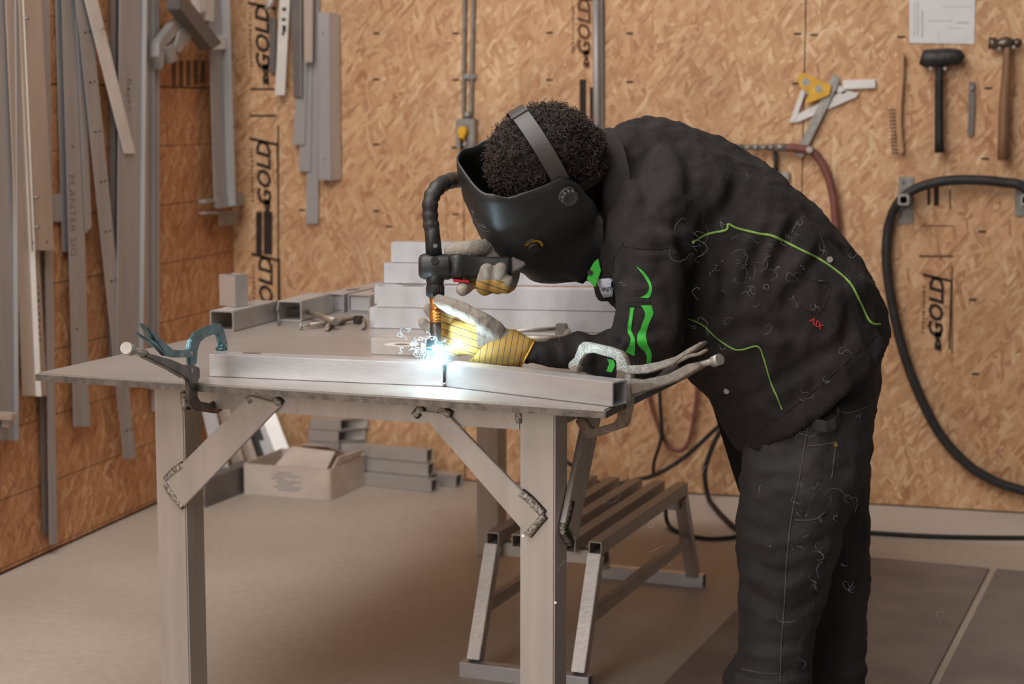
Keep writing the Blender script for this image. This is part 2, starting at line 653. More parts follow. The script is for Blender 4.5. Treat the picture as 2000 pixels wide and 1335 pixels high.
    def obj(self, name, m, parent=None, bevel=0, seg=2, origin=None, fix=True):
        if fix:
            bmesh.ops.recalc_face_normals(self.bm, faces=self.bm.faces)
        if bevel:
            es = [e for e in self.bm.edges if len(e.link_faces) == 2 and e.calc_face_angle(0) > .5]
            bmesh.ops.bevel(self.bm, geom=es, offset=bevel, segments=seg, affect='EDGES', clamp_overlap=True)
        me = bpy.data.meshes.new(name)
        self.bm.to_mesh(me)
        self.bm.free()
        return link_obj(name, me, m, parent, origin)


def smooth_path(pts, sub=6):
    P = [np.asarray(p, float) for p in pts]
    out = []
    n = len(P)
    for i in range(n - 1):
        a, b, c, d = P[max(i - 1, 0)], P[i], P[i + 1], P[min(i + 2, n - 1)]
        for k in range(sub):
            t = k / sub
            out.append(.5 * ((2 * b) + (-a + c) * t + (2 * a - 5 * b + 4 * c - d) * t * t + (-a + 3 * b - 3 * c + d) * t ** 3))
    out.append(P[-1])
    return out


def text_mesh(txt, size, depth=0.0006, shear=0.0, bold=0.0):
    cu = bpy.data.curves.new('t', 'FONT')
    cu.body = txt
    cu.size = size
    cu.extrude = depth
    cu.shear = shear
    cu.offset = bold
    cu.resolution_u = 2
    cu.align_x = 'CENTER'
    cu.align_y = 'CENTER'
    o = bpy.data.objects.new('t', cu)
    COL.objects.link(o)
    dg = bpy.context.evaluated_depsgraph_get()
    me = bpy.data.meshes.new_from_object(o.evaluated_get(dg))
    bpy.data.objects.remove(o)
    bpy.data.curves.remove(cu)
    return me


def put_text(name, txt, size, center, xdir, ydir, m, parent, shear=0.0, bold=0.0, depth=0.0006, sx=1.0):
    me = text_mesh(txt, size, depth, shear, bold)
    X, Y = nrm(xdir), nrm(ydir)
    Z = np.cross(X, Y)
    n = len(me.vertices)
    co = np.empty(n * 3)
    me.vertices.foreach_get('co', co)
    co = co.reshape(-1, 3)
    co = np.asarray(center) + np.outer(co[:, 0] * sx, X) + np.outer(co[:, 1], Y) + np.outer(co[:, 2], Z)
    me.vertices.foreach_set('co', co.ravel())
    return link_obj(name, me, m, parent)


def remeshed(mb, voxel, smooth_it=4, smooth_f=.5):
    me = bpy.data.meshes.new('tmp')
    bmesh.ops.recalc_face_normals(mb.bm, faces=mb.bm.faces)
    mb.bm.to_mesh(me)
    mb.bm.free()
    o = bpy.data.objects.new('tmp', me)
    COL.objects.link(o)
    r = o.modifiers.new('r', 'REMESH')
    r.mode = 'VOXEL'
    r.voxel_size = voxel
    r.use_smooth_shade = True
    if smooth_it:
        s = o.modifiers.new('s', 'SMOOTH')
        s.factor = smooth_f
        s.iterations = smooth_it
    dg = bpy.context.evaluated_depsgraph_get()
    out = bpy.data.meshes.new_from_object(o.evaluated_get(dg))
    bpy.data.objects.remove(o)
    bpy.data.meshes.remove(me)
    for p in out.polygons:
        p.use_smooth = True
    return out


def bvh_of(me):
    vs_ = [v.co.copy() for v in me.vertices]
    return BVHTree.FromPolygons(vs_, [tuple(p.vertices) for p in me.polygons])


def cast(bvh, px, py, off=.002):
    r = nrm(ray(px, py))
    h = bvh.ray_cast(Vector(C0), Vector(r))
    if h[0] is None:
        return None
    n = np.array(h[1])
    if n @ r > 0:
        n = -n
    return np.array(h[0]) + n * off


def surf_line(mb, bvh, pxpts, r, off=.001, sub=8, n=6):
    run = []
    for p in smooth_path([(x, y, 0) for x, y in pxpts], sub):
        q = cast(bvh, p[0], p[1], off)
        if q is None:
            continue
        if run and np.linalg.norm(q - run[-1]) > .06:
            if len(run) > 1:
                mb.tube(run, r, n)
            run = []
        run.append(q)
    if len(run) > 1:
        mb.tube(run, r, n)


def surf_patch(mb, bvh, left, right, off=.002, sub=5, across=4):
    """cloth patch between two pixel polylines laid on a surface"""
    a = smooth_path([(x, y, 0) for x, y in left], sub)
    b = smooth_path([(x, y, 0) for x, y in right], sub)
    G = []
    for p, q in zip(a, b):
        row = []
        for k in range(across + 1):
            s = p + (q - p) * k / across
            row.append(cast(bvh, s[0], s[1], off))
        G.append(row)
    for i in range(len(G) - 1):
        for k in range(across):
            qd = [G[i][k], G[i][k + 1], G[i + 1][k + 1], G[i + 1][k]]
            if any(v is None for v in qd):
                continue
            if max(np.linalg.norm(qd[j] - qd[(j + 1) % 4]) for j in range(4)) > .05:
                continue
            vs_ = [mb.bm.verts.new(tuple(v)) for v in qd]
            mb.bm.faces.new(vs_).smooth = True
    bmesh.ops.remove_doubles(mb.bm, verts=mb.bm.verts, dist=1e-5)


# ================================================================== THE ROOM
b = MB()
b.box((-0.6, 3.0, -.05), (3.2, 5.0, .05))
tag(b.obj('floor', M['floor'], origin=(0, 0, 0)), kind='structure')

b = MB()
b.box((-0.6, WY + .07, 1.6), (2.6, .05, 1.6))
wall_back = tag(b.obj('wall_back', M['black_strip'], origin=(0, 0, 0)), kind='structure')
for x0, x1 in ((WX, -1.991), (-1.991, -.742), (-.742, .506), (.506, 1.755)):
    for z0, z1 in ((.006, 2.44), (2.444, 3.2)):
        b = MB()
        b.box(((x0 + x1) / 2, WY + .010, (z0 + z1) / 2), ((x1 - x0) / 2 - .0022, .010, (z1 - z0) / 2))
        b.obj('panel', M['osb'], wall_back, origin=(0, 0, 0))

b = MB()
b.box((WX - .07, 3.2, 1.6), (.05, 3.3, 1.6))
wall_left = tag(b.obj('wall_left', M['black_strip'], origin=(0, 0, 0)), kind='structure')
for y0, y1 in ((-.1, 1.53), (1.53, 3.96), (3.96, WY + .02)):
    for z0, z1 in ((.01, 1.475), (1.478, 3.2)):
        b = MB()
        b.box((WX - .010, (y0 + y1) / 2, (z0 + z1) / 2), (.010, (y1 - y0) / 2 - .001, (z1 - z0) / 2))
        b.obj('panel', M['osb_l'], wall_left, origin=(0, 0, 0))

# nail heads along the studs of the back wall
for x, y in ((735, 65), (735, 155), (735, 282), (735, 412), (890, 65), (890, 156), (888, 288), (890, 418), (1073, 64), (1073, 156),
             (1230, 65), (1230, 160), (590, 410), (760, 442), (1558, 66), (1590, 68), (1760, 72), (1930, 172), (1924, 310),
             (1918, 452), (1900, 585), (1905, 730), (1555, 163)):
    p = onpl(x, y, (0, WY, 0), (0, 1, 0))
    b = MB()
    b.box(p - np.array([0, .0006, 0]), (.0125, .0008, .0035))
    b.obj('nail_head', M['print'], wall_back)


def wall_xy(px, py, off=.0):
    return onpl(px, py, (0, WY - off, 0), (0, 1, 0))


def wall_lx(px, py, off=.0):
    return onpl(px, py, (WX + off, 0, 0), (1, 0, 0))


# printed lettering on the boards of the back wall, reading upwards
XB, ZB, NB = np.array([1.0, 0, 0]), ZV, np.array([0, -1.0, 0])


def board_print(cx, ytop, ybot, m='print'):
    sc = (ybot - ytop) / 125.0
    c = wall_xy(cx, (ytop + ybot) / 2, .0008)
    H = (wall_xy(cx, ytop) - wall_xy(cx, ybot))[2]
    put_text('printed_lettering', 'GOLD', H * .40, c, ZB, -XB, M[m], wall_back, .25, .0022, .0004, sx=1.12)
    bb = MB()
    zz = -.5
    while zz < .5:                       # small print, too faint to read
        ln = .03 + .05 * random.random()
        bb.box(c - XB * H * (.26 + .01 * random.random()) + ZB * H * zz, (H * .022, .0004, H * ln * .4))
        zz += ln + .02
    bb.obj('small_print', M['print_soft'], wall_back)['kind'] = 'stuff'
    put_text('printed_lettering', 'EDGE', H * .15, c - ZB * H * .68 + XB * H * .05, ZB, -XB, M[m], wall_back, .25, .003, .0004)
    bb = MB()
    bb.box(c + XB * H * .27 - ZB * H * .1, (.003, .0005, H * .72))
    bb.prism([c - XB * H * .30 + ZB * H * .72, c + XB * H * .27 + ZB * H * .60, c + XB * H * .27 + ZB * H * .55, c - XB * H * .30 + ZB * H * .66],
             NB, .0008)
    bb.obj('printed_border', M[m], wall_back)


board_print(514, 25, 128)
board_print(517, 290, 392)
board_print(521, 516, 618)
board_print(1830, 555, 650)
board_print(1142, 10, 100, 'print_soft')
for pts in (((500, 413, 512, 497), (515, 413, 532, 497)), ((1132, 155, 1145, 230), (1152, 170, 1160, 232)),
            ((1811, 362, 1817, 400), (1824, 358, 1834, 402))):
    for x0, y0, x1, y1 in pts:
        bb = MB()
        bb.prism([wall_xy(x0, y0, .0008), wall_xy(x1, y0, .0008), wall_xy(x1, y1, .0008), wall_xy(x0, y1, .0008)], NB, .0006)
        bb.obj('printed_block', M['print'], wall_back)
for x0, y0, x1, y1 in ((542, 245, 545, 600), (488, 224, 540, 228), (489, 172, 537, 176), (1854, 370, 1857, 410), (1858, 520, 1861, 690),
                       (1795, 498, 1862, 502), (1800, 440, 1862, 442), (1178, 0, 1181, 236), (890, 0, 0, 0)):
    if x1 == 0:
        continue
    bb = MB()
    bb.prism([wall_xy(x0, y0, .0008), wall_xy(x1, y0, .0008), wall_xy(x1, y1, .0008), wall_xy(x0, y1, .0008)], NB, .0006)
    bb.obj('printed_line', M['print_soft' if x0 > 1790 else 'print'], wall_back)
for k in range(5):
    bb = MB()
    x0 = 336 + k * 14
    bb.prism([wall_lx(x0, 118, .0008), wall_lx(x0 + 8, 118, .0008), wall_lx(x0 + 8, 172 - k * 3, .0008), wall_lx(x0, 174 - k * 3, .0008)], (1, 0, 0), .0006)
    bb.obj('printed_block', M['print_soft'], wall_left)

# two floor mats under the welder
mat_z = .006
me_ = [onz(1300, 1335, 0), onz(1445, 1185, 0)]
d_m = nrm(TV)
x_m = TU
m0 = onz(1380, 1252, 0)
far_v = (onz(2000, 1118, 0) - m0) @ TV
sl = (onz(1880, 1226, 0) - m0) @ TU
for lab, u0, u1 in (('dark grey rubber floor mat under the trousered legs, left of the seam', 0, sl - .008),
                    ('dark grey rubber floor mat at the right edge, right of the seam', sl + .012, sl + 1.3)):
    b = MB()
    b.prism([m0 + TU * u0 - TV * 1.6, m0 + TU * u1 - TV * 1.6, m0 + TU * u1 + TV * far_v, m0 + TU * u0 + TV * far_v], ZV, mat_z, center=False)
    tag(b.obj('floor_mat', M['mat_grey'], bevel=.002), lab, 'mat', 'floor mats')

# ================================================================== WELDING TABLE
tab = thing('welding_table', T(.7, 1.0, 0), 'large aluminium welding table with thin steel top and braced square legs', 'table')
TAX = (TU, TV, ZV)
b = MB()
b.box(T(.6425, 1.05, TH - .0085), (.6425, 1.05, .0085), TAX)
b.obj('table_top', M['steel_top'], tab, bevel=.0025)
for c_, hf_ in ((T(.6425, -.0008, TH - .0100), (.6425, .0009, .0066)), (T(-.0008, 1.05, TH - .0100), (.0009, 1.05, .0066)), (T(1.2858, 1.05, TH - .0100), (.0009, 1.05, .0066))):
    b = MB()
    b.box(c_, hf_, TAX)
    b.obj('sawn_edge', M['plate_edge'], tab)
FV = .10
LEGS = [(.266, FV + .036), (1.111, FV + .036), (.24, 1.99), (1.111, 1.99)]
for u, v in LEGS:
    b = MB()
    b.rtube(T(u, v, 0.001), T(u, v, TH - .0175), .074, .074, .006, up=TV)
    b.obj('leg', M['alu_leg'], tab, bevel=.003)
for (ua, va, ub, vb) in ((.305, FV + .026, 1.074, FV + .026), (.28, 1.99, 1.074, 1.99), (.255, FV + .075, .24, 1.95), (1.111, FV + .075, 1.111, 1.95)):
    b = MB()
    b.rtube(T(ua, va, TH - .0437), T(ub, vb, TH - .0437), .05, .052, .004)
    b.obj('apron_rail', M['alu_leg'], tab, bevel=.003)


def tvp(px, py, v):
    return onpl(px, py, T(0, v, 0), TV)


def tup(px, py, u):
    return onpl(px, py, T(u, 0, 0), TU)


def bead(name_parent, pts, r=.0072):
    bb = MB()
    P = smooth_path(pts, 10)
    rr = [r * (1 + .10 * math.sin(i * 2.1) + .12 * random.random()) for i in range(len(P))]
    rr[0] *= .5
    rr[-1] *= .5
    bb.tube(P, rr, 8)
    bb.obj('weld_bead', M['bead'], name_parent)
    bb = MB()
    bb.tube([p + TV * .006 for p in P], [r * 1.35] * len(rr), 8)
    bb.obj('weld_scorch', M['scorch'], name_parent)


bv = FV - .011
brace_polys = [[(322, 938), (487, 772), (549, 790), (357, 990)], [(817, 802), (872, 808), (1062, 1004), (1028, 1044)]]
for poly in brace_polys:
    b = MB()
    b.prism([tvp(x, y, bv) for x, y in poly], TV, .011, center=False)
    b.obj('brace', M['alu_leg'], tab, bevel=.0015)
b = MB()
b.prism([tup(x, y, 1.15) for x, y in ((1093, 1020), (1137, 808), (1166, 808), (1130, 985), (1120, 1052))], TU, .011, center=False)
b.obj('brace', M['alu_leg'], tab, bevel=.0015)
for pts in (((324, 936), (338, 922), (358, 908)), ((324, 944), (338, 966), (358, 990)), ((484, 773), (492, 786)), ((532, 775), (548, 790)),
            ((1016, 962), (1034, 976), (1060, 1004)), ((1062, 1006), (1048, 1022), (1030, 1044)), ((824, 794), (808, 812)), ((858, 797), (880, 812)),
            ((358, 766), (361, 800)), ((1013, 803), (1014, 826))):
    bead(tab, [tvp(x, y, bv + .004 if pts[0][0] not in (358, 1013) else FV) for x, y in pts])
bead(tab, [tup(x, y, 1.155) for x, y in ((1112, 980), (1104, 1015), (1097, 1035))])
bead(tab, [tup(x, y, 1.155) for x, y in ((1097, 1036), (1106, 1048), (1112, 1060))])

# ------------------------------------------------------------------ tubes on the table
SQ = .0505


def tz_uv(px, py, z=TH):
    return onz(px, py, z)


# the workpiece: two tubes meeting at the weld
W0, W1, W2 = tz_uv(408, 735), tz_uv(868, 755), tz_uv(1197, 795)
SQW = .0475
dA, dB = nrm(W1 - W0), nrm(W2 - W1)
nA = np.cross(ZV, dA)
nB = np.cross(ZV, dB)
mit = nrm(dA + dB)
off = ZV * (SQW / 2 + .0008)
work = thing('welded_frame', (W0 + W1) / 2, 'aluminium box tube workpiece clamped at the front edge, being welded', 'metal frame')
cA0, cA1 = W0 + nA * SQW / 2 + off, W1 + nA * SQW / 2 + off
cB1 = W2 + nB * SQW / 2 + off
jn = W1 + (nA + nB) / (1 + nA @ nB) * SQW / 2 + off
b = MB()
b.rtube(cA0, jn - mit * .0012, SQW, SQW, .0035, n1=mit)
b.obj('box_tube', M['alu_bright'], work, bevel=.0022)
b = MB()
b.rtube(jn + mit * .0012, cB1, SQW, SQW, .0035, n0=mit)
b.obj('box_tube', M['alu_bright'], work, bevel=.0022)
# tack weld beads round the joint and the oval slot in the top
jf = W1 + off - ZV * SQW / 2
bb = MB()
bb.tube([jf - nA * .002 + ZV * .006, jf - nA * .0025 + ZV * .022, jf - nA * .002 + ZV * .044], [.003, .0024, .0035], 8)
bb.obj('weld_bead', M['scorch'], work)
for dz, r in ((.0055, .005), (.046, .006)):
    bb = MB()
    bb.sphere(jf - nA * .001 + ZV * dz, r, 10)
    bb.obj('weld_bead', M['bead'], work)
b = MB()
sc_ = tz_uv(492, 689, TH + SQW + .0012)
b.rings([[sc_ + dA * .022 * math.cos(a) + nA * .009 * math.sin(a) + ZV * dz for a in [k * math.pi / 10 for k in range(20)]] for dz in (0, .0006)])
b.obj('slot', M['alu_dark'], work)

# long tube, short tube and two more at the left rear
L0 = np.array(T(-.004, .775, TH + .0265))
L1 = np.array(T(-.022, 1.045, TH + .0265))
b = MB()
b.rtube(L0, L1, .066, .052, .0035)
tag(b.obj('box_tube', M['alu'], bevel=.003), 'open-ended box tube at the left rear of the table top, nearest the left locking clamp', 'metal tube', 'tubes on the table')
b = MB()
b.rtube(T(.052, 1.03, TH + .0275), T(.03, 1.255, TH + .0275), .068, .054, .0035)
tag(b.obj('box_tube', M['alu'], bevel=.003), 'short dull box tube behind the lying pliers, second from the left', 'metal tube', 'tubes on the table')
for u, lab in ((.055, 'shiny-ended box tube just right of the dull short tube at table rear'),
               (.136, 'shiny-ended box tube touching the left end of the tall tube pile')):
    b = MB()
    b.rtube(T(u, 1.275, TH + .0255), T(u - .01, 1.95, TH + .0255), .068, .050, .0035)
    t_ = tag(b.obj('box_tube', M['alu_bright'], bevel=.003), lab, 'metal tube', 'tubes on the table')
    b = MB()
    b.box(T(u, 1.283, TH + .0255), (.0285, .002, .0195), TAX)
    b.obj('end_plate', M['alu_bright'], t_)
    b = MB()
    c_ = T(u, 1.40, TH + .0508)
    b.rings([[c_ + TU * .014 * math.cos(a) + TV * .035 * math.sin(a) + ZV * dz for a in [k * math.pi / 8 for k in range(16)]] for dz in (0, .0006)])
    b.obj('slot', M['alu_dark'], t_)
# upright offcut standing on the long tube
p = tz_uv(457, 597, TH + .0528)
ux = nrm(TU * math.cos(.25) - TV * math.sin(.25))
b = MB()
b.rtube(p, p + ZV * .083, .058, .05, .0035, up=np.cross(ZV, ux))
tag(b.obj('box_tube', M['alu'], bevel=.002), 'short upright box tube standing on end at the left rear', 'metal tube', 'tubes on the table')

# pile of frames made of box tube
s0, s1 = tz_uv(722, 641), tz_uv(1190, 651)
sd = nrm(s1 - s0)
sn = np.cross(ZV, sd)
SH = .0545
pile = [(s0, 0, 0, 'bottom'), (tz_uv(735, 600, TH + SH), 1, 0, 'second'), (tz_uv(749, 545, TH + 2 * SH), 2, 0, 'third'),
        (tz_uv(764, 501, TH + 3 * SH), 3, 0, 'top')]
labs = ['lowest box tube of the pile behind the torch', 'second box tube from the bottom of the pile, with an oval slot on top',
        'third box tube from the bottom of the pile, set further back', 'topmost box tube of the pile behind the torch handle']
base_v = None
for k, (p0, z, o_, nm) in enumerate(pile):
    # keep each layer resting on the one below: front faces step back a little
    back = (0, 0, .075, .075)[k]
    u_off = (onpl((722, 735, 749, 764)[k], (641, 600, 545, 501)[k], s0 + sn * back, sn) - s0) @ sd
    c0 = s0 + sd * u_off + sn * (back + .03) + ZV * (z * SH + SH / 2 - .0)
    c0 = np.array([c0[0], c0[1], TH + z * SH + SH / 2 + .0006])
    b = MB()
    b.rtube(c0, c0 + sd * (1.02 - u_off), .06, SH - .001, .004)
    t_ = tag(b.obj('box_tube', M['alu_pink'], bevel=.004), labs[k], 'metal tube', 'pile of box tubes')
    b = MB()
    b.box(c0 + sd * .002, (.0015, .0265, SH / 2 - .005), (sd, sn, ZV))
    b.obj('end_plate', M['alu_bright'], t_)
    if k == 1:
        # return leg of the frame running away from the viewer
        b = MB()
        q = c0 + sd * .009 + sn * .0312
        b.rtube(q, q + sn * .55, .06, SH - .001, .004)
        b.obj('return_leg', M['alu_pink'], t_, bevel=.004)
        b = MB()
        b.box(q + sn * .002, (.0265, .0015, SH / 2 - .005), (sd, sn, ZV))
        b.obj('end_plate', M['alu_bright'], t_)
    if k == 1:
        b = MB()
        c_ = c0 + sd * .09 + ZV * (SH / 2)
        b.rings([[c_ + sd * .03 * math.cos(a) + sn * .014 * math.sin(a) + ZV * dz for a in [j * math.pi / 8 for j in range(16)]] for dz in (0, .0006)])
        b.obj('slot', M['alu_dark'], t_)

# short tube with a polished hole, lying behind the workpiece
h0 = tz_uv(724, 692, TH)
hd = nrm(W1 - W0)
hn = np.cross(ZV, hd)
b = MB()
b.rtube(h0 + hn * .036 + ZV * .0195, h0 + hn * .036 + hd * .135 + ZV * .0195, .072, .038, .004)
t_ = tag(b.obj('drilled_tube', M['alu'], bevel=.004), 'low box tube with a polished round hole behind the workpiece', 'metal tube')
c_ = tz_uv(785, 673, TH + .039)
for rr, m_, dz, nm in ((.040, 'alu_white', .0004, 'polished_ring'), (.017, 'alu_dark', .0009, 'hole')):
    b = MB()
    b.rings([[c_ + hd * rr * math.cos(a) + hn * rr * .82 * math.sin(a) + ZV * (dz + e) for a in [j * math.pi / 10 for j in range(20)]] for e in (0, .0005)])
    b.obj(nm, M[m_], t_)

# ------------------------------------------------------------------ locking C clamps
def clamp_plates(root, Q, S, polys, m, name_w):
    n = nrm(np.cross(ZV, Q - S))
    if n @ FWD > 0:
        n = -n
    out = {}
    for nm, poly, th, off_, mm in polys:
        b_ = MB()
        b_.prism([onpl(x, y, Q, n) + n * off_ for x, y in poly], n, th)
        out[nm] = b_.obj(nm, M[mm or m], root, bevel=min(.0018, th * .3))
    return n


def px_cyl(mb, a, c, r, Q, n, r2=None):
    mb.cyl(onpl(a[0], a[1], Q, n), onpl(c[0], c[1], Q, n), r, 14, r2=r2)


Q = onz(433, 682, TH + SQW + .001)
S = tvp(375, 760, -.02)
cl = thing('locking_clamp', S, 'locking C clamp with jaw and levers coloured with teal arc light gripping the left end of the workpiece', 'clamp', 'locking clamps')
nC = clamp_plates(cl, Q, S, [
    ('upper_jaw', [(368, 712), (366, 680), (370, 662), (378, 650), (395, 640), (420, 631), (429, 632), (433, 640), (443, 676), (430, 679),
                   (424, 655), (417, 652), (400, 658), (388, 668), (383, 684), (380, 712)], .009, 0, 'clamp_arc_tint'),
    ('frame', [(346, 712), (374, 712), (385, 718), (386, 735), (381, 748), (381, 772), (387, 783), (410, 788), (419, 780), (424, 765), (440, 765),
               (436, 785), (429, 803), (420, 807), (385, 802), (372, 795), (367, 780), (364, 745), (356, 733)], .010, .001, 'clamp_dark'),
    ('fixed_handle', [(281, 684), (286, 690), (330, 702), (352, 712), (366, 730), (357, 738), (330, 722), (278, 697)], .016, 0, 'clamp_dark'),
    ('lever', [(276, 631), (284, 640), (312, 664), (332, 682), (350, 684), (366, 683), (368, 697), (340, 698), (318, 692), (300, 668)], .014, 0, 'clamp_arc_tint'),
    ('release_lever', [(264, 648), (276, 656), (300, 666), (318, 684), (328, 696), (316, 694), (298, 676), (268, 654)], .008, .002, 'clamp_arc_tint'),
], 'clamp_arc_tint', 'clamp')
b = MB()
px_cyl(b, (257, 684), (284, 690), .0072, Q, nC)
px_cyl(b, (246, 679), (256, 683), .0115, Q, nC)
b.obj('adjusting_screw', M['bolt'], cl)
for x, y in ((349, 691), (369, 690), (369, 723), (437, 674)):
    b = MB()
    c_ = onpl(x, y, Q, nC)
    b.cyl(c_ + nC * -.007, c_ + nC * .0075, .004, 12)
    b.obj('rivet', M['bolt'], cl)
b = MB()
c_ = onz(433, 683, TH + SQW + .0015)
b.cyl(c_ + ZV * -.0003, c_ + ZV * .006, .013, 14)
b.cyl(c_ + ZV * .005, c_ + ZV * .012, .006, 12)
b.obj('swivel_pad', M['clamp_arc_tint'], cl)
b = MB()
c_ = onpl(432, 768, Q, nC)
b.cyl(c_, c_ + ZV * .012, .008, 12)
b.obj('swivel_pad', M['clamp_arc_tint'], cl)

Q = onz(1130, 714, TH + SQW + .001)
S = T(1.315, .105, TH)
cl = thing('locking_clamp', S, 'nickel locking C clamp gripping the right open end of the workpiece', 'clamp', 'locking clamps')
nC = clamp_plates(cl, Q, S, [
    ('upper_jaw', [(1113, 720), (1113, 708), (1124, 698), (1133, 674), (1142, 667), (1150, 667), (1195, 677), (1216, 685), (1224, 694), (1230, 715),
                   (1238, 740), (1216, 742), (1207, 728), (1206, 705), (1198, 698), (1160, 688), (1148, 690), (1138, 702), (1132, 716)], .009, 0, None),
    ('frame', [(1208, 728), (1238, 728), (1238, 790), (1230, 825), (1224, 833), (1155, 856), (1145, 852), (1138, 840), (1128, 822), (1134, 813),
               (1146, 816), (1156, 832), (1163, 836), (1202, 825), (1210, 815)], .010, .002, None),
    ('fixed_handle', [(1235, 738), (1258, 741), (1310, 730), (1348, 710), (1370, 706), (1374, 716), (1368, 720), (1330, 742), (1288, 756), (1240, 770)],
     .016, 0, None),
    ('lever', [(1224, 713), (1250, 713), (1290, 706), (1325, 695), (1348, 680), (1374, 666), (1378, 669), (1366, 680), (1340, 697), (1318, 712),
               (1270, 728), (1228, 730)], .014, 0, None),
    ('release_lever', [(1330, 702), (1345, 691), (1366, 688), (1382, 680), (1384, 685), (1370, 693), (1348, 698), (1325, 710)], .008, .002, None),
], 'clamp', 'clamp')
b = MB()
px_cyl(b, (1370, 711), (1396, 704), .0058, Q, nC)
px_cyl(b, (1394, 706), (1406, 701), .0105, Q, nC)
b.obj('adjusting_screw', M['bolt'], cl)
for x, y in ((1122, 716), (1230, 722), (1262, 722), (1128, 813)):
    b = MB()
    c_ = onpl(x, y, Q, nC)
    b.cyl(c_ + nC * -.007, c_ + nC * .0075, .0042, 12)
    b.obj('rivet', M['bolt'], cl)
b = MB()
c_ = onz(1126, 726, TH + SQW + .0008)
b.box(c_ + ZV * .006, (.010, .009, .006), (dB, nB, ZV))
b.obj('swivel_pad', M['clamp'], cl, bevel=.002)
b = MB()
c_ = onpl(1128, 812, Q, nC)
b.cyl(c_, c_ + ZV * .010, .009, 12)
b.obj('swivel_pad', M['clamp'], cl)


# clamps lying flat on the table at the rear
def lying(name, label, parts, z, cat):
    pts = [onz(x, y, z) for _, poly, _, _ in parts for x, y in poly]
    r_ = thing(name, np.mean(pts, axis=0) * [1, 1, 0] + [0, 0, TH], label, cat, 'locking clamps')
    for nm, poly, h, dz in parts:
        b_ = MB()
        b_.prism([onz(x, y, z + dz) for x, y in poly], ZV, h, center=False)
        b_.obj(nm, M['clamp'], r_, bevel=.0015)
    return r_


def bar_rounded(mb, a, c, r0, r1, z):
    p_, q_ = onz(a[0], a[1], z), onz(c[0], c[1], z)
    mb.tube([p_, p_ * .5 + q_ * .5, q_], [r0, (r0 + r1) / 2, r1], 10)


lc = thing('locking_pliers', onz(630, 625, TH), 'bright locking pliers lying open in front of the rear tubes', 'clamp', 'locking clamps')
b = MB()
bar_rounded(b, (598, 606), (655, 628), .007, .010, TH + .022)
b.obj('fixed_handle', M['clamp'], lc)
b = MB()
bar_rounded(b, (562, 596), (600, 607), .004, .005, TH + .024)
b.obj('adjusting_screw', M['bolt'], lc)
b = MB()
bar_rounded(b, (604, 635), (672, 626), .006, .009, TH + .010)
b.obj('lever', M['clamp'], lc)
b = MB()
bar_rounded(b, (638, 640), (650, 626), .006, .009, TH + .010)
b.obj('release_lever', M['clamp'], lc)
b = MB()
b.cyl(onz(586, 637, TH + .009), onz(590, 637, TH + .009), .009, 12)
bar_rounded(b, (590, 637), (606, 635), .003, .003, TH + .009)
b.obj('screw', M['bolt'], lc)
b = MB()
b.tube(smooth_path([onz(x, y, TH + .012) for x, y in ((660, 628), (685, 622), (704, 620), (712, 628), (708, 636))], 5), .006, 8)
b.obj('jaw', M['clamp'], lc)
b = MB()
b.box(onz(700, 624, TH + .012), (.012, .008, .010), TAX)
b.obj('jaw_pad', M['scorch'], lc, bevel=.002)
b = MB()
b.tube(smooth_path([onz(x, y, TH + .02) for x, y in ((560, 590), (552, 597), (555, 604))], 5), .007, 8)
b.obj('jaw', M['clamp'], lc)
b = MB()
b.cyl(onz(541, 606, TH + .028), onz(545, 606, TH + .028), .013, 14)
b.tube([onz(543, 606, TH + .026), onz(544, 618, TH + .018), onz(544, 629, TH + .010)], .004, 8)
b.obj('foot_pad', M['alu_dark'], lc)

lc = thing('c_clamp', onz(1060, 655, TH), 'steel C clamp lying flat between the left glove and the tube pile', 'clamp')
b = MB()
b.tube(smooth_path([onz(x, y, TH + .02) for x, y in ((1000, 656), (1030, 660), (1080, 661), (1104, 657), (1108, 645), (1096, 640))], 5), [.008] * 26, 8)
b.obj('c_frame', M['clamp'], lc)
b = MB()
b.tube([onz(1008, 646, TH + .025), onz(1090, 641, TH + .025)], .005, 10)
b.obj('adjusting_screw', M['bolt'], lc)
b = MB()
b.box(onz(1097, 645, TH + .022), (.014, .012, .018), (sd, sn, ZV))
b.obj('jaw_block', M['alu_dark'], lc, bevel=.003)

# ------------------------------------------------------------------ bench under the table
bz = .34
bench = thing('low_bench', T(.8, 1.33, 0), 'low slatted aluminium bench with splayed legs under the table', 'bench')
BW = .034
for u in (.669, .7375, .806, .8745, .943):
    b = MB()
    b.rtube(T(u, .945, bz - BW / 2), T(u, 1.715, bz - BW / 2), BW, BW, .003)
    b.obj('slat', M['alu_leg'], bench, bevel=.002)
for v in (1.0, 1.66):
    b = MB()
    b.rtube(T(.66, v, bz - BW * 1.5), T(.955, v, bz - BW * 1.5), BW, BW, .003)
    b.obj('cross_rail', M['alu_leg'], bench, bevel=.002)
for u in (.667, .943):
    for v0, v1 in ((.955, .835), (1.70, 1.84)):
        b = MB()
        b.rtube(T(u, v0, bz - BW), T(u, v1, .038), BW, BW, .003, up=TU)
        b.obj('leg', M['alu'], bench, bevel=.002)
    b = MB()
    b.rtube(T(u, .90, .16), T(u, 1.77, .16), .026, .03, .003)
    b.obj('stretcher', M['alu_leg'], bench, bevel=.002)
for v in (.825, 1.85):
    b = MB()
    b.rtube(T(.635, v, .019), T(.975, v, .019), BW, .038, .003)
    b.obj('foot_bar', M['alu_bright'], bench, bevel=.002)

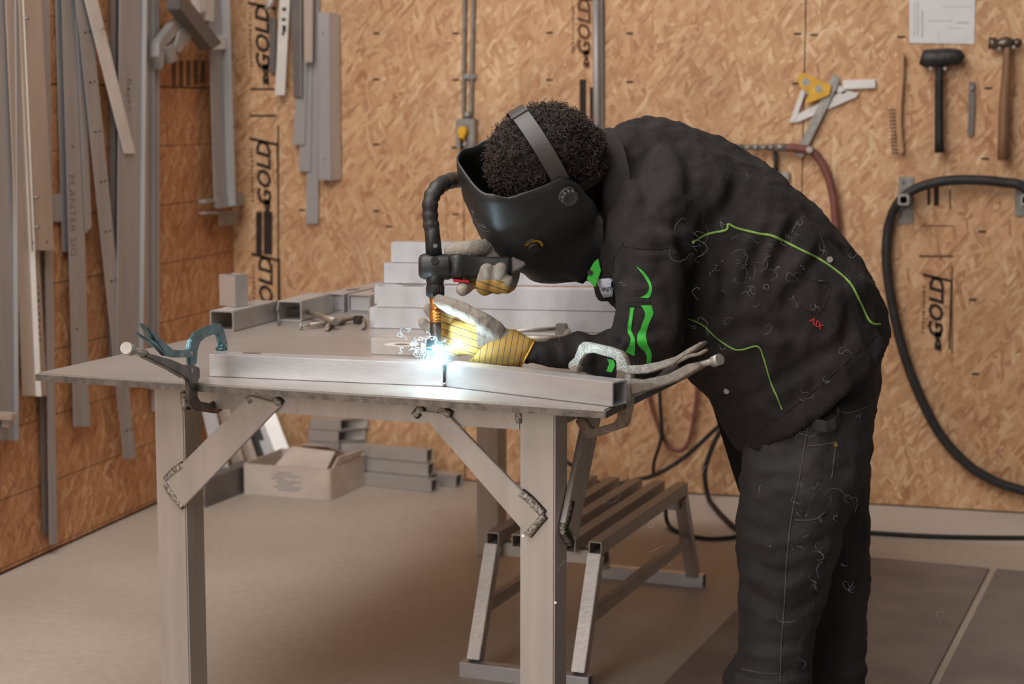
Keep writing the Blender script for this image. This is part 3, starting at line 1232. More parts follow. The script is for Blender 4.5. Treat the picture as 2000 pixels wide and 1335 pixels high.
# ------------------------------------------------------------------ behind and under the table
bx0, bx1, bx2 = onz(478, 965, 0), onz(645, 978, 0), onz(702, 937, 0)
ex, ey = nrm(bx1 - bx0), None
ey = np.cross(ZV, ex)
bw, bd, bh = np.linalg.norm(bx1 - bx0), .31, .115
box = thing('cardboard_box', bx0 + ex * bw / 2 + ey * bd / 2, 'scuffed white cardboard box with open flaps on the floor', 'box')
th_ = .005
for nm, c_, hf in (('side', bx0 + ex * bw / 2, (bw / 2, th_ / 2, bh / 2)), ('side', bx0 + ex * bw / 2 + ey * bd, (bw / 2, th_ / 2, bh / 2)),
                   ('side', bx0 + ey * bd / 2, (th_ / 2, bd / 2 - th_, bh / 2)), ('side', bx0 + ex * bw + ey * bd / 2, (th_ / 2, bd / 2 - th_, bh / 2))):
    b = MB()
    b.box(c_ + ZV * (bh / 2 + .001), hf, (ex, ey, ZV))
    b.obj(nm, M['card'], box)
b = MB()
b.box(bx0 + ex * bw / 2 + ey * bd / 2 + ZV * .004, (bw / 2 - th_, bd / 2 - th_, .003), (ex, ey, ZV))
b.obj('bottom', M['card_in'], box)


def flap(pts, m_='card'):
    b_ = MB()
    P = [bx0 + ex * x + ey * y + ZV * z for x, y, z in pts]
    b_.prism(P, np.cross(P[1] - P[0], P[2] - P[0]), .004)
    b_.obj('flap', M[m_], box)


flap([(bw * .36, .004, bh), (bw * .96, .004, bh), (bw * .93, .10, bh + .045), (bw * .40, .12, bh + .05)])
flap([(.10, bd - .01, bh), (bw * .8, bd - .01, bh), (bw * .72, bd - .14, bh + .05), (.14, bd - .12, bh + .045)])
flap([(bw - .004, .03, bh), (bw - .004, bd - .04, bh), (bw + .02, bd - .03, bh + .03), (bw + .005, .06, bh + .035)])
b = MB()
for k in range(7):
    y0 = bh * (.25 + .09 * k)
    w0 = random.uniform(.05, .13)
    b.box(bx0 + ex * (.11 + w0 / 2 + random.uniform(0, .03)) - ey * (th_ / 2 + .0004) + ZV * y0, (w0 / 2, .0003, .0018), (ex, ey, ZV))
b.obj('faint_print', M['ink'], box)

# floor stack of flat box tubes beside the carton
g0 = onz(668, 905, .045)
st = []
for k in range(4):
    z = .045 * k + .0225 + .05
    p1 = onz(689 + (6 if k % 2 else -3), 895 - 24.5 * k, .07 + .045 * k)
    p1 = np.array([onz(690, 935, 0)[0] - .02 + .012 * (k % 2), 6.10, .0])
    st.append(p1)
labs = ['flat box tube at the bottom of the stack behind the carton', 'second flat box tube from the bottom behind the carton',
        'third flat box tube from the bottom behind the carton', 'fourth flat box tube from the bottom behind the carton',
        'uppermost flat box tube of the stack behind the carton']
for k in range(5):
    zc = .0225 + .046 * k + .002
    e_ = np.array([-2.415 + (.012, .016, -.006, -.01, .0)[k], 6.325, zc])
    ad = np.array([-1.0, 0, 0])
    b = MB()
    b.rtube(e_, e_ + ad * .165, .084, .044, .004, n0=nrm((1, -1, 0)))
    tag(b.obj('flat_tube', M['alu'], bevel=.002), labs[k], 'metal tube', 'tubes stacked on the floor')
labs = ['long box tube lowest on the floor, its open end pointing right', 'short box tube end just behind the lowest floor tube',
        'middle long box tube of the pile right of the carton', 'upper long box tube of the pile right of the carton']
for k, (ea, eb, z) in enumerate((((863, 960), (712, 930), .0), ((878, 944), (800, 930), .0), ((850, 930), (706, 905), .045), ((851, 895), (712, 880), .09))):
    q0 = onz(863, 962, 0) + np.array([(-.03, .03, -.06, -.07)[k], (.01, .12, .06, .075)[k], 0])
    ad = nrm(np.array([-.93, (.20, .2, .14, .10)[k], 0]))
    ln = (.42, .2, .36, .36)[k]
    b = MB()
    zz = (.024, .024, .073, .122)[k]
    b.rtube(q0 + ZV * zz, q0 + ad * ln + ZV * zz, .05, .047, .004)
    tag(b.obj('floor_tube', M['alu'], bevel=.002), labs[k], 'metal tube', 'tubes stacked on the floor')

# bars leaning in the corner by the left wall
lean = [((446, 968), wall_lx(385, 700, .03), .05, 'alu_wall', 'wide grey bar leaning in the corner, nearest the front left table leg'),
        ((478, 950), wall_lx(410, 700, .03), .045, 'alu_tan', 'pale bar leaning in the corner, second from the front left leg'),
        ((506, 940), wall_lx(434, 720, .03), .04, 'alu_tan', 'pale narrow bar leaning left of the black bar'),
        ((532, 934), wall_lx(452, 720, .03), .045, 'black_strip', 'black bar leaning in the corner under the table'),
        ((545, 938), wall_xy(466, 720, .03), .04, 'alu_wall', 'grey bar leaning just right of the black bar'),
        ((572, 936), wall_xy(490, 720, .03), .055, 'alu', 'light grey bar leaning nearest the stacked flat tubes')]
for k, (pf, tp_, w, m_, lab) in enumerate(lean):
    foot = onz(pf[0], pf[1], 0) + ZV * .002
    dr = nrm(tp_ - foot)
    acr = nrm(RGT - dr * (RGT @ dr))
    nn_ = np.cross(dr, acr)
    b = MB()
    b.prism([foot - acr * w / 2, foot + acr * w / 2, tp_ + acr * w / 2, tp_ - acr * w / 2], nn_, .006)
    tag(b.obj('leaning_bar', M[m_], bevel=.0015), lab, 'metal bar', 'bars leaning in the corner')
b = MB()
p0, p1 = onz(401, 991, 0), onz(474, 962, 0)
dr = nrm(p1 - p0)
b.prism([p0, p0 + dr * .36, p0 + dr * .36 + ZV * .095, p0 + ZV * .095], np.cross(dr, ZV), .008)
b.prism([p0 + ZV * .095, p0 + dr * .36 + ZV * .095, p0 + dr * .36 + ZV * .099 + np.cross(ZV, dr) * .05, p0 + ZV * .099 + np.cross(ZV, dr) * .05], ZV, .006)
tag(b.obj('floor_angle', M['alu_dark'], bevel=.001), 'scuffed grey angle bar lying on the floor along the left wall', 'metal bar')

# ================================================================== METAL STRIPS HANGING ON THE WALLS
def strip(plane, top, bot, off, th, m_, label, name='metal_strip', group='strips hanging on the left wall', ext=140, flange=None, chamfer=0, cat='metal strip'):
    """top=(xl,xr,y) bot=(xl,xr,y) in photo pixels; strip lies parallel to its wall at distance off"""
    un = wall_lx if plane == 'L' else wall_xy
    n = np.array([1.0, 0, 0]) if plane == 'L' else np.array([0, -1.0, 0])
    (a, c, y0), (d, e, y1) = top, bot
    if y0 <= 0 and ext:
        k = ext / (y1 - y0)
        a, c, y0 = a - (d - a) * k, c - (e - c) * k, y0 - ext
    P = [un(a, y0, off), un(c, y0, off), un(e, y1 - chamfer, off), un(d, y1, off)]
    b_ = MB()
    b_.prism(P, n, th, center=False)
    r_ = b_.obj(name, M[m_], bevel=min(.0012, th * .3))
    tag(r_, label, cat, group)
    for side, dep, fm in (flange or []):
        i, j = (0, 3) if side < 0 else (1, 2)
        ed = nrm(P[1] - P[0]) * (.003 if side < 0 else -.003)
        b_ = MB()
        b_.prism([P[i], P[i] + ed, P[j] + ed, P[j]], n, dep, center=False)
        b_.obj('flange', M[fm], r_, bevel=.0006)
    return r_


def screws(root, pts, off, un):
    n = np.array([1.0, 0, 0]) if un is wall_lx else np.array([0, -1.0, 0])
    for x, y in pts:
        p_ = un(x, y, off)
        b_ = MB()
        b_.cyl(p_ - n * .02, p_ + n * .012, .0025, 10)
        b_.cyl(p_ + n * .011, p_ + n * .015, .006, 12)
        b_.obj('screw', M['galv'], root)


r_ = strip('L', (-30, 22, 0), (-26, 27, 859), .030, .004, 'alu_wall', 'leftmost wide aluminium channel at the left edge of the photo',
           flange=[(1, .018, 'alu_wall')])
b = MB()
b.box(wall_lx(8, 812, .05), (.035, .02, .010))
b.box(wall_lx(14, 822, .05), (.014, .012, .018))
b.obj('hook', M['alu_tan'], r_, bevel=.003)
r_ = strip('L', (9, 34, 0), (43, 69, 773), .040, .004, 'alu_tan', 'tan angle strip with a bright edge, second from the left edge', flange=[(1, .022, 'alu_white')])
r_ = strip('L', (36, 64, 300), (67, 91, 773), .030, .003, 'alu_tan', 'tan strip with pencilled marks hanging behind the screwed strip', ext=0)
for k in range(9):
    b = MB()
    b.box(wall_lx(75 + k * .3, 560 + k * 13, .0335), (.0004, .003 + .002 * (k % 3), .004))
    b.obj('pencil_mark', M['marker'], r_)
r_ = strip('L', (35, 79, 0), (60, 104, 489), .055, .004, 'alu_tan', 'pinkish strip held by three screws near the left edge')
screws(r_, ((47, 36), (67, 385), (68, 443)), .06, wall_lx)
b = MB()
for x, y in ((64, 474), (92, 472)):
    p_ = wall_lx(x, y, .0592)
    b.cyl(p_, p_ + np.array([.0006, 0, 0]), .0035, 10)
b.obj('hole', M['print'], r_)
strip('L', (79, 95, 0), (96, 110, 1063), .020, .004, 'alu_wall', 'longest narrow grey strip reaching almost to the floor')
strip('L', (62, 78, 200), (83, 92, 1045), .010, .004, 'alu_dark', 'dark narrow strip hanging close behind the longest strip', ext=0)
strip('L', (98, 117, 378), (100, 118, 433), .008, .003, 'alu_wall', 'small grey plate peeking out beside the pinkish strip', ext=0)
strip('L', (107, 140, 0), (121, 150, 492), .010, .004, 'alu_wall', 'grey strip edge showing left of the strip with handwriting')
r_ = strip('L', (119, 152, 0), (143, 174, 833), .024, .004, 'alu_wall', 'wide grey strip with PLANTER SIG handwritten on it')
put_text('handwriting', 'PLANTER SIG', .052, wall_lx(141, 420, .0286), -ZV, np.array([0, 1.0, 0]), M['marker'], r_, .1, -.0012, .0003, sx=.86)
b = MB()
for x, y in ((142, 286), (150, 642)):
    p_ = wall_lx(x, y, .0282)
    b.cyl(p_, p_ + np.array([.0006, 0, 0]), .004, 10)
b.obj('hole', M['print'], r_)
strip('L', (146, 160, 0), (166, 178, 455), .030, .003, 'alu_wall', 'thin grey strip with a slanted lower end', chamfer=12)
r_ = strip('L', (147, 174, 0), (241, 264, 896), .040, .004, 'alu_wall', 'slanting grey strip with pencil ticks along it')
for k in range(9):
    t_ = (64 + k * 97) / 896
    x = 147 + (241 - 147) * t_ + 10
    b = MB()
    b.box(wall_lx(x + 3, 64 + k * 97, .0445), (.0004, .007, .0025))
    b.box(wall_lx(x + 11, 62 + k * 97, .0445), (.0004, .004, .003))
    b.obj('pencil_mark', M['print'], r_)
r_ = strip('L', (164, 189, 0), (241, 263, 300), .052, .004, 'alu_white', 'short bright slanting strip crossing the wide channel')
screws(r_, ((196, 55),), .057, wall_lx)
r_ = strip('L', (232, 277, 0), (226, 270, 720), .045, .004, 'alu_wall', 'widest grey aluminium channel right of the slanting strips',
           flange=[(1, .020, 'alu_wall')])
put_text('handwriting', 'Bagan', .05, wall_lx(253, 185, .0495), -ZV, np.array([0, 1.0, 0]), M['marker'], r_, .1, -.0012, .0003)
strip('L', (215, 232, 0), (213, 230, 700), .012, .02, 'alu_dark', 'dark channel side hanging left of the widest channel')
strip('L', (276, 288, 0), (277, 288, 700), .020, .006, 'alu_tan', 'pale narrow strip touching the right of the widest channel')
strip('L', (290, 294, 0), (290, 294, 760), .016, .02, 'alu_wall', 'thin grey bar edge, second from last on the left wall')
strip('L', (297, 302, 0), (296, 302, 803), .012, .02, 'alu_wall', 'last thin grey bar on the left wall before the corner')

# bracket assembly in the corner
ba = thing('bracket_frame', wall_lx(432, 440, .05), 'tall grey angle post with foot plates hanging in the corner', 'metal bracket')
b = MB()
P = [wall_lx(403, -120, .05), wall_lx(428, -120, .05), wall_lx(444, 405, .05), wall_lx(419, 405, .05)]
b.prism(P, (1, 0, 0), .004)
b.prism([P[1], P[1] + np.array([0, -.003, 0]), P[2] + np.array([0, -.003, 0]), P[2]], (1, 0, 0), .036, center=False)
P2 = [wall_lx(430, -120, .05), wall_lx(443, -120, .05), wall_lx(456, 403, .05), wall_lx(445, 403, .05)]
b.prism(P2, (1, 0, 0), .004)
b.obj('angle_post', M['alu_wall'], ba, bevel=.0008)
b = MB()
b.prism([wall_lx(422, 385, .055), wall_lx(474, 375, .055), wall_lx(478, 400, .055), wall_lx(424, 407, .055)], (1, 0, 0), .004)
b.prism([wall_lx(422, 407, .055), wall_lx(474, 399, .055), wall_lx(474, 399, .10), wall_lx(422, 407, .10)], ZV, .004)
b.obj('foot_plate', M['alu_wall'], ba, bevel=.0008)
b = MB()
b.prism([wall_lx(426, 412, .045), wall_lx(465, 410, .045), wall_lx(464, 438, .045), wall_lx(428, 441, .045)], (1, 0, 0), .004)
b.obj('lower_plate', M['alu_wall'], ba, bevel=.0008)
b = MB()
b.prism([wall_lx(395, 390, .04), wall_lx(424, 388, .04), wall_lx(424, 394, .04), wall_lx(395, 396, .04)], (1, 0, 0), .03)
b.prism([wall_lx(396, 414, .04), wall_lx(430, 412, .04), wall_lx(430, 418, .04), wall_lx(396, 418, .04)], (1, 0, 0), .03)
b.obj('side_plate', M['alu_wall'], ba, bevel=.0008)
b = MB()
b.prism([wall_lx(410, 72, .06), wall_lx(438, 70, .06), wall_lx(436, 96, .06), wall_lx(409, 98, .06)], (1, 0, 0), .02)
b.obj('clip', M['alu_white'], ba, bevel=.001)

br = thing('corner_bracket', wall_lx(370, 100, .08), 'folded grey metal bracket with a diagonal channel beside the corner post', 'metal bracket')
b = MB()
b.prism([wall_lx(337, -2, .09), wall_lx(360, 2, .09), wall_lx(422, 84, .09), wall_lx(402, 98, .09), wall_lx(338, 18, .09)], (1, 0, 0), .05)
b.obj('diagonal_channel', M['alu_dark'], br, bevel=.003)
b = MB()
b.prism([wall_lx(332, 45, .06), wall_lx(346, 36, .06), wall_lx(350, 56, .06), wall_lx(318, 88, .06), wall_lx(310, 136, .06), wall_lx(301, 110, .06),
         wall_lx(303, 82, .06)], (1, 0, 0), .03)
b.obj('arm', M['alu_wall'], br, bevel=.002)
b = MB()
b.prism([wall_lx(316, 95, .07), wall_lx(334, 86, .07), wall_lx(340, 118, .07), wall_lx(328, 124, .07)], (1, 0, 0), .03)
b.prism([wall_lx(345, 62, .07), wall_lx(360, 50, .07), wall_lx(374, 70, .07), wall_lx(346, 104, .07), wall_lx(336, 98, .07)], (1, 0, 0), .02)
b.obj('gusset', M['alu_wall'], br, bevel=.002)
b = MB()
b.prism([wall_lx(376, -20, .05), wall_lx(396, -20, .05), wall_lx(395, 22, .05), wall_lx(384, 26, .05)], (1, 0, 0), .03)
b.prism([wall_lx(398, -20, .04), wall_lx(413, -20, .04), wall_lx(411, 44, .04), wall_lx(398, 40, .04)], (1, 0, 0), .03)
b.obj('tab', M['alu_white'], br, bevel=.002)

# strips hanging on the back wall
gb = 'strips hanging on the back wall'
strip('B', (528, 541, 35), (528, 539, 142), .012, .01, 'alu_dark', 'dark channel behind the white strip on the back wall', group=gb, ext=0)
r_ = strip('B', (547, 567, 0), (538, 557, 186), .055, .006, 'alu_white', 'bright white strip with black marks hanging on the back wall', group=gb)
b = MB()
for x, y, w, h in ((555, 18, .008, .006), (554, 38, .008, .005), (555, 56, .007, .012), (553, 66, .005, .006)):
    b.box(wall_xy(x, y, .0618), (w, .0004, h))
b.obj('ink_mark', M['print'], r_)
strip('B', (568, 592, 0), (574, 592, 190), .040, .005, 'alu_dark', 'dark grey channel just right of the white strip', group=gb, flange=[(1, .02, 'alu_wall')])
strip('B', (594, 612, 0), (595, 611, 122), .060, .006, 'alu_tan', 'short tan strip above the overlapping grey strips', group=gb)
strip('B', (582, 601, 120), (573, 596, 283), .030, .004, 'alu_wall', 'grey strip with the highest lower end of the overlapping three', group=gb, ext=0)
strip('B', (592, 612, 100), (584, 607, 335), .022, .004, 'alu_wall', 'grey strip with the middle lower end of the overlapping three', group=gb, ext=0)
strip('B', (605, 624, 0), (598, 622, 437), .014, .004, 'alu_wall', 'grey strip hanging lowest on the back wall', group=gb)
r_ = strip('B', (622, 645, 24), (623, 647, 352), .045, .004, 'alu_wall', 'two-faced box channel at the right end of the hanging strips', group=gb, ext=0)
b = MB()
b.prism([wall_xy(645, 24, .045), wall_xy(663, 28, .012), wall_xy(666, 350, .012), wall_xy(647, 352, .045)], nrm((.7, -.7, 0)), .004)
b.obj('side_face', M['alu_tan'], r_)
b = MB()
for x, y in ((631, 65), (634, 311)):
    p_ = wall_xy(x, y, .0492)
    b.cyl(p_, p_ + NB * .0006, .003, 10)
b.obj('hole', M['print'], r_)
rd = thing('short_rod', wall_xy(525, 10, .06), 'short pale metal rod end hanging at the top of the back wall', 'metal rod')
b = MB()
b.cyl(wall_xy(540, -30, .05), wall_xy(524, 14, .07), .012, 12)
b.obj('rod', M['alu_white'], rd)
b = MB()
b.cyl(wall_xy(527, 10, .07), wall_xy(516, 21, .075), .008, 12)
b.obj('tip', M['galv'], rd)

# ================================================================== SERVICES AND TOOLS ON THE BACK WALL
ou = thing('outlet_box', wall_xy(911, 290, 0), 'grey steel outlet box with a yellow plug on the back wall', 'outlet box')
b = MB()
c_ = (wall_xy(895, 232, .02) + wall_xy(930, 290, .02)) / 2
hx = abs((wall_xy(930, 260) - wall_xy(894, 260))[0]) / 2
hz = abs((wall_xy(911, 232) - wall_xy(911, 290))[2]) / 2
b.box((c_[0], WY - .025, c_[2]), (hx, .025, hz))
b.obj('body', M['galv'], ou, bevel=.004)
b = MB()
p_ = wall_xy(906, 256, .052)
b.cyl(p_ - NB * .0, p_ + NB * .03, .020, 14, r2=.016)
b.cyl(p_ + NB * .02 + ZV * -.012, p_ + NB * .03 - ZV * .03, .013, 12)
b.obj('plug', M['yellow'], ou)
b = MB()
b.tube(smooth_path([p_ + NB * .03 - ZV * .025, wall_xy(902, 288, .05), wall_xy(903, 306, .03), wall_xy(906, 312, .004)], 6), .0055, 8)
b.obj('cord', M['black_rubber'], ou)
b = MB()
p_ = wall_xy(908, 279, .052)
b.cyl(p_, p_ + NB * .012, .010, 12)
b.obj('socket', M['bolt'], ou)
for k, (x0, lab) in enumerate(((908, 'left ribbed metal conduit running up from the outlet box'), (926, 'right ribbed metal conduit running up from the outlet box'))):
    xb = 905 if k == 0 else 920
    p0, p1 = wall_xy(x0, -60, .014), wall_xy(xb, 222, .014)
    P, R = [], []
    nrib = 90
    for i in range(nrib):
        P.append(p0 + (p1 - p0) * i / (nrib - 1))
        R.append(.0068 + (.0012 if i % 2 else -.0006))
    b = MB()
    b.tube(P, R, 10)
    tag(b.obj('flexible_conduit', M['galv']), lab, 'conduit', 'wall conduits')
b = MB()
b.box(wall_xy(917, 149, .012), (.026, .008, .010))
b.obj('strap', M['galv'], ou, bevel=.003)
b = MB()
b.cyl(wall_xy(913, 218, .018), wall_xy(913, 233, .018), .018, 14)
b.obj('fitting', M['galv'], ou)
pp = thing('wall_pipe', wall_xy(1166, 236, .03), 'straight pale pipe running down the back wall above the welder', 'pipe')
b = MB()
b.cyl(wall_xy(1163, -60, .03), wall_xy(1167, 420, .03), .0125, 16)
b.obj('pipe', M['alu_wall'], pp)
b = MB()
b.prism([wall_xy(1172, -60, .012), wall_xy(1178, -60, .012), wall_xy(1180, 420, .012), wall_xy(1174, 420, .012)], NB, .02)
b.obj('mounting_strip', M['alu_dark'], pp)

# drawing pinned up
b = MB()
P = [wall_xy(1776, -30, .004), wall_xy(1905, -30, .004), wall_xy(1903, 86, .004), wall_xy(1776, 84, .004)]
b.prism(P, NB, .0012)
r_ = tag(b.obj('drawing_sheet', M['paper']), 'white sheet with a faint drawing pinned up above the mallet', 'paper')
b = MB()
for x0, y0, x1, y1 in ((1785, 5, 1787, 70), (1791, 3, 1794, 68), (1799, 20, 1803, 72), (1812, 40, 1860, 41.5), (1840, 12, 1900, 13), (1850, 54, 1880, 55),
                       (1868, 42, 1892, 46), (1832, 60, 1833, 80)):
    b.prism([wall_xy(x0, y0, .0056), wall_xy(x1, y0, .0056), wall_xy(x1, y1, .0056), wall_xy(x0, y1, .0056)], NB, .0003)
b.obj('pencil_lines', M['ink_faint'], r_)


def wplate(root, nm, poly, off, th, m_, bev=.001):
    b_ = MB()
    b_.prism([wall_xy(x, y, off) for x, y in poly], NB, th, center=False)
    return b_.obj(nm, M[m_], root, bevel=bev)


# squares
sq = thing('combination_square', wall_xy(1590, 215, .02), 'combination square with a yellow head hanging over the speed square', 'square')
wplate(sq, 'blade', [(1627, 145), (1640, 152), (1636, 168), (1567, 308), (1553, 302), (1557, 292)], .024, .003, 'galv')
hd_ = MB()
outer = [(1567, 141), (1625, 167), (1620, 186), (1590, 198), (1573, 203), (1582, 180), (1571, 177), (1562, 168), (1558, 153)]
hd_.prism([wall_xy(x, y, .028) for x, y in outer], NB, .014, center=False)
hd_.obj('head', M['yellow'], sq, bevel=.002)
b = MB()
for x, y, r in ((1574, 160, .014), (1599, 173, .013)):
    p_ = wall_xy(x, y, .0415)
    b.cyl(p_, p_ + NB * .0012, r, 14)
b.obj('opening', M['galv'], sq)
sp_ = thing('speed_square', wall_xy(1605, 200, .01), 'triangular aluminium speed square under the yellow-headed square', 'square')
wplate(sp_, 'long_edge', [(1541, 240), (1552, 226), (1650, 176), (1678, 182), (1672, 190), (1560, 238)], .008, .006, 'alu')
wplate(sp_, 'short_edge', [(1541, 242), (1566, 174), (1576, 172), (1556, 232)], .008, .008, 'alu')
wplate(sp_, 'upper_edge', [(1566, 175), (1640, 166), (1655, 180), (1646, 184), (1632, 178), (1576, 184)], .008, .006, 'alu')
b = MB()
P = [wall_xy(x, y, .0) for x, y in ((1646, 157), (1710, 155), (1711, 172), (1648, 175))]
b.prism(P, NB, .02, center=False)
tag(b.obj('white_block', M['chalk'], bevel=.002), 'small white rectangular block on the wall beside the squares', 'block')

# wire brush
wb = thing('wire_brush', wall_xy(1758, 300, .02), 'wire brush with a curved wooden handle hanging left of the mallet', 'brush')
wplate(wb, 'handle', [(1757, 104), (1761, 100), (1767, 104), (1766, 150), (1762, 200), (1761, 240), (1764, 275), (1766, 296), (1761, 302), (1755, 298),
                      (1752, 260), (1750, 222), (1753, 180), (1756, 140)], .010, .022, 'wood_pale', .003)
b = MB()
for k in range(13):
    y = 214 + k * 7
    b.cyl(wall_xy(1753 + .2 * k * .5, y, .02), wall_xy(1736 + k * .5, y + 1, .02), .0025, 6)
b.obj('bristles', M['bristle'], wb)

ml = thing('rubber_mallet', wall_xy(1835, 298, .02), 'black rubber mallet with a wrapped head hanging under the drawing', 'mallet')
b = MB()
b.tube([wall_xy(x, y, .045) for x, y in ((1799, 112), (1806, 114), (1830, 113), (1856, 111), (1872, 112), (1880, 118))], [.024, .030, .031, .030, .027, .016], 14)
b.obj('head', M['black_tape'], ml)
b = MB()
b.tube([wall_xy(x, y, .045) for x, y in ((1836, 128), (1834, 160), (1834, 220), (1834, 270), (1835, 298))], [.012, .014, .0145, .015, .017], 12)
b.obj('handle', M['black_rubber'], ml)
screws(ml, ((1818, 134), (1846, 134)), .05, wall_xy)
fl = thing('flat_file', wall_xy(1896, 268, .01), 'small flat grey file hanging between the mallet and the hammer', 'file')
wplate(fl, 'blade', [(1893, 160), (1904, 160), (1904, 215), (1901, 262), (1896, 268), (1890, 264), (1891, 220)], .006, .005, 'alu_dark')
screws(fl, ((1898, 172),), .01, wall_xy)
hm = thing('ball_peen_hammer', wall_xy(1960, 312, .02), 'ball peen hammer with a worn wooden handle hanging on the right', 'hammer')
b = MB()
b.tube([wall_xy(x, y, .045) for x, y in ((1931, 84), (1944, 85), (1948, 86), (1956, 85), (1966, 83), (1976, 84), (1980, 84))], [.020, .020, .014, .019, .021, .015, .011], 14)
b.sphere(wall_xy(1987, 84, .045), .0165, 12)
b.obj('head', M['hammer_head'], hm)
b = MB()
b.tube([wall_xy(x, y, .045) for x, y in ((1967, 76), (1967, 110), (1965, 150), (1962, 200), (1960, 260), (1959, 312))], [.012, .0135, .015, .0185, .019, .019], 12)
b.obj('handle', M['wood'], hm)
screws(hm, ((1952, 95), (1980, 92)), .05, wall_xy)

# hose hooks and hose
for k, (x0, x1, y0, y1, cx, cy_, lab) in enumerate(((1755, 1785, 345, 436, 1759, 387, 'square-tube hose hook on a steel plate, left of the pair'),
                                                    (1983, 2012, 350, 422, 1994, 387, 'square-tube hose hook at the right edge of the photo'))):
    hk = thing('hose_hook', wall_xy((x0 + x1) / 2, y1, 0), lab, 'hook', 'hose hooks')
    wplate(hk, 'back_plate', [(x0, y0), (x1, y0), (x1 - 2, y1), (x0 - 1, y1)], .0005, .005, 'galv')
    p_ = wall_xy(cx + 10, cy_, .006)
    q_ = wall_xy(cx, cy_, .13)
    b = MB()
    b.rtube(p_, np.array([p_[0], q_[1], p_[2]]), .036, .036, .006)
    b.obj('square_tube', M['alu'], hk, bevel=.003)
    screws(hk, ((x0 + 7, y0 + 8),), .006, wall_xy)
hp = [(2060, 420), (2000, 366), (1960, 356), (1900, 351), (1840, 354), (1790, 368), (1755, 395), (1736, 440), (1731, 500), (1738, 570), (1752, 640),
      (1772, 710), (1800, 780), (1838, 850), (1888, 905), (1940, 938), (2000, 958), (2080, 975)]
b = MB()
P = smooth_path([wall_xy(x, y, .055 if y < 420 else .03) for x, y in hp], 16)
b.tube(P, [.0165 + (.0012 if i % 2 else 0) for i in range(len(P))], 12)
tag(b.obj('black_hose', M['hose']), 'thick ribbed black hose looped over the square hooks on the right wall', 'hose')
rh = thing('air_hose', wall_xy(1600, 470, .02), 'red air hose with steel fittings curving down behind the welder', 'hose')
b = MB()
b.tube(smooth_path([wall_xy(x, y, .04) for x, y in ((1535, 288), (1560, 290), (1585, 295), (1606, 320), (1622, 360), (1630, 410), (1632, 470), (1630, 560), (1620, 640))], 8), .0145, 12)
b.obj('hose', M['hose_red'], rh)
b = MB()
for x0, x1, r in ((1432, 1450, .013), (1450, 1470, .009), (1470, 1482, .012), (1482, 1500, .009), (1500, 1512, .012), (1512, 1536, .014)):
    b.cyl(wall_xy(x0, 288, .04), wall_xy(x1, 288, .04), r, 12)
b.obj('fitting', M['galv'], rh)
b = MB()
b.cyl(wall_xy(1514, 290, .03), wall_xy(1516, 345, .03), .008, 10)
b.obj('drop_pipe', M['black_rubber'], rh)
b = MB()
p_ = wall_xy(1582, 292, .05)
b.cyl(p_ - NB * .012, p_ + NB * .018, .011, 12)
b.obj('clip', M['bolt'], rh)
b = MB()
b.box(wall_xy(1533, 345, .012), (.016, .012, .016))
b.obj('junction', M['galv'], rh, bevel=.003)

# cables behind the table
def cable(label, pts, r, m_='black_rubber', name='cable', group='cables behind the table'):
    b_ = MB()
    b_.tube(smooth_path(pts, 8), r, 10)
    return tag(b_.obj(name, M[m_]), label, 'cable', group)


cable('thin black cable hanging straight down behind the right clamp', [wall_xy(x, y, .06) for x, y in ((1286, 700), (1289, 780), (1292, 850), (1278, 900), (1276, 928))], .007)
cable('dull red hose hanging in a loop behind the right clamp', [wall_xy(x, y, .03) for x, y in ((1262, 740), (1275, 800), (1300, 862), (1325, 880), (1345, 862), (1358, 800), (1364, 730))],
      .008, 'hose_red')
cable('black cable sloping down to the left behind the bench', [wall_xy(x, y, .08) for x, y in ((1450, 790), (1400, 835), (1340, 890), (1290, 922), (1250, 935), (1180, 945), (1120, 910), (1080, 885))], .008)
cable('black cable hanging in a wide bow beside the near trouser leg',
      [wall_xy(x, y, .10) for x, y in ((1440, 800), (1402, 850), (1380, 905), (1377, 935))] + [onz(x, y, .012) for x, y in ((1384, 972), (1396, 990), (1416, 1012), (1440, 1032), (1480, 1048))], .009)
cable('thin black cable lying on the floor behind the bench', [onz(1300, 990, .10), onz(1303, 1018, .02), onz(1320, 1036, .008), onz(1370, 1050, .008), onz(1420, 1050, .008),
      onz(1480, 1040, .008), onz(1560, 1036, .008)], .007)
cable('black cable lying along the floor below the right wall', [onz(1600, 1034, .008), onz(1700, 1040, .008), onz(1800, 1046, .008), onz(1900, 1049, .008), onz(2060, 1050, .008)], .008)

# ================================================================== THE WELDER
def pd(px, py, d):
    return atd(px, py, d)


def limb(mb, pts, n=14, sub=5, squash=None):
    """rounded tapering limb through (point, radius) pairs"""
    P = smooth_path([np.append(np.asarray(p, float), r) for p, r in pts], sub)
    x = None
    rs = []
    m_ = len(P)
    cen = [p[:3] for p in P]
    t0, t1 = nrm(cen[0] - cen[1]), nrm(cen[-1] - cen[-2])
    seq = []
    for a in (1.4, .9, .45):
        seq.append((cen[0] + t0 * P[0][3] * math.sin(a), P[0][3] * math.cos(a)))
    seq += [(p[:3], p[3]) for p in P]
    for a in (.45, .9, 1.4):
        seq.append((cen[-1] + t1 * P[-1][3] * math.sin(a), P[-1][3] * math.cos(a)))
    for i, (c, r) in enumerate(seq):
        t = nrm(seq[min(i + 1, len(seq) - 1)][0] - seq[max(i - 1, 0)][0])
        X, Y, _ = frame_from(t, x)
        x = X
        rs.append([c + r * (math.cos(a) * X + math.sin(a) * Y) for a in [2 * math.pi * k / n for k in range(n)]])
    mb.rings(rs)


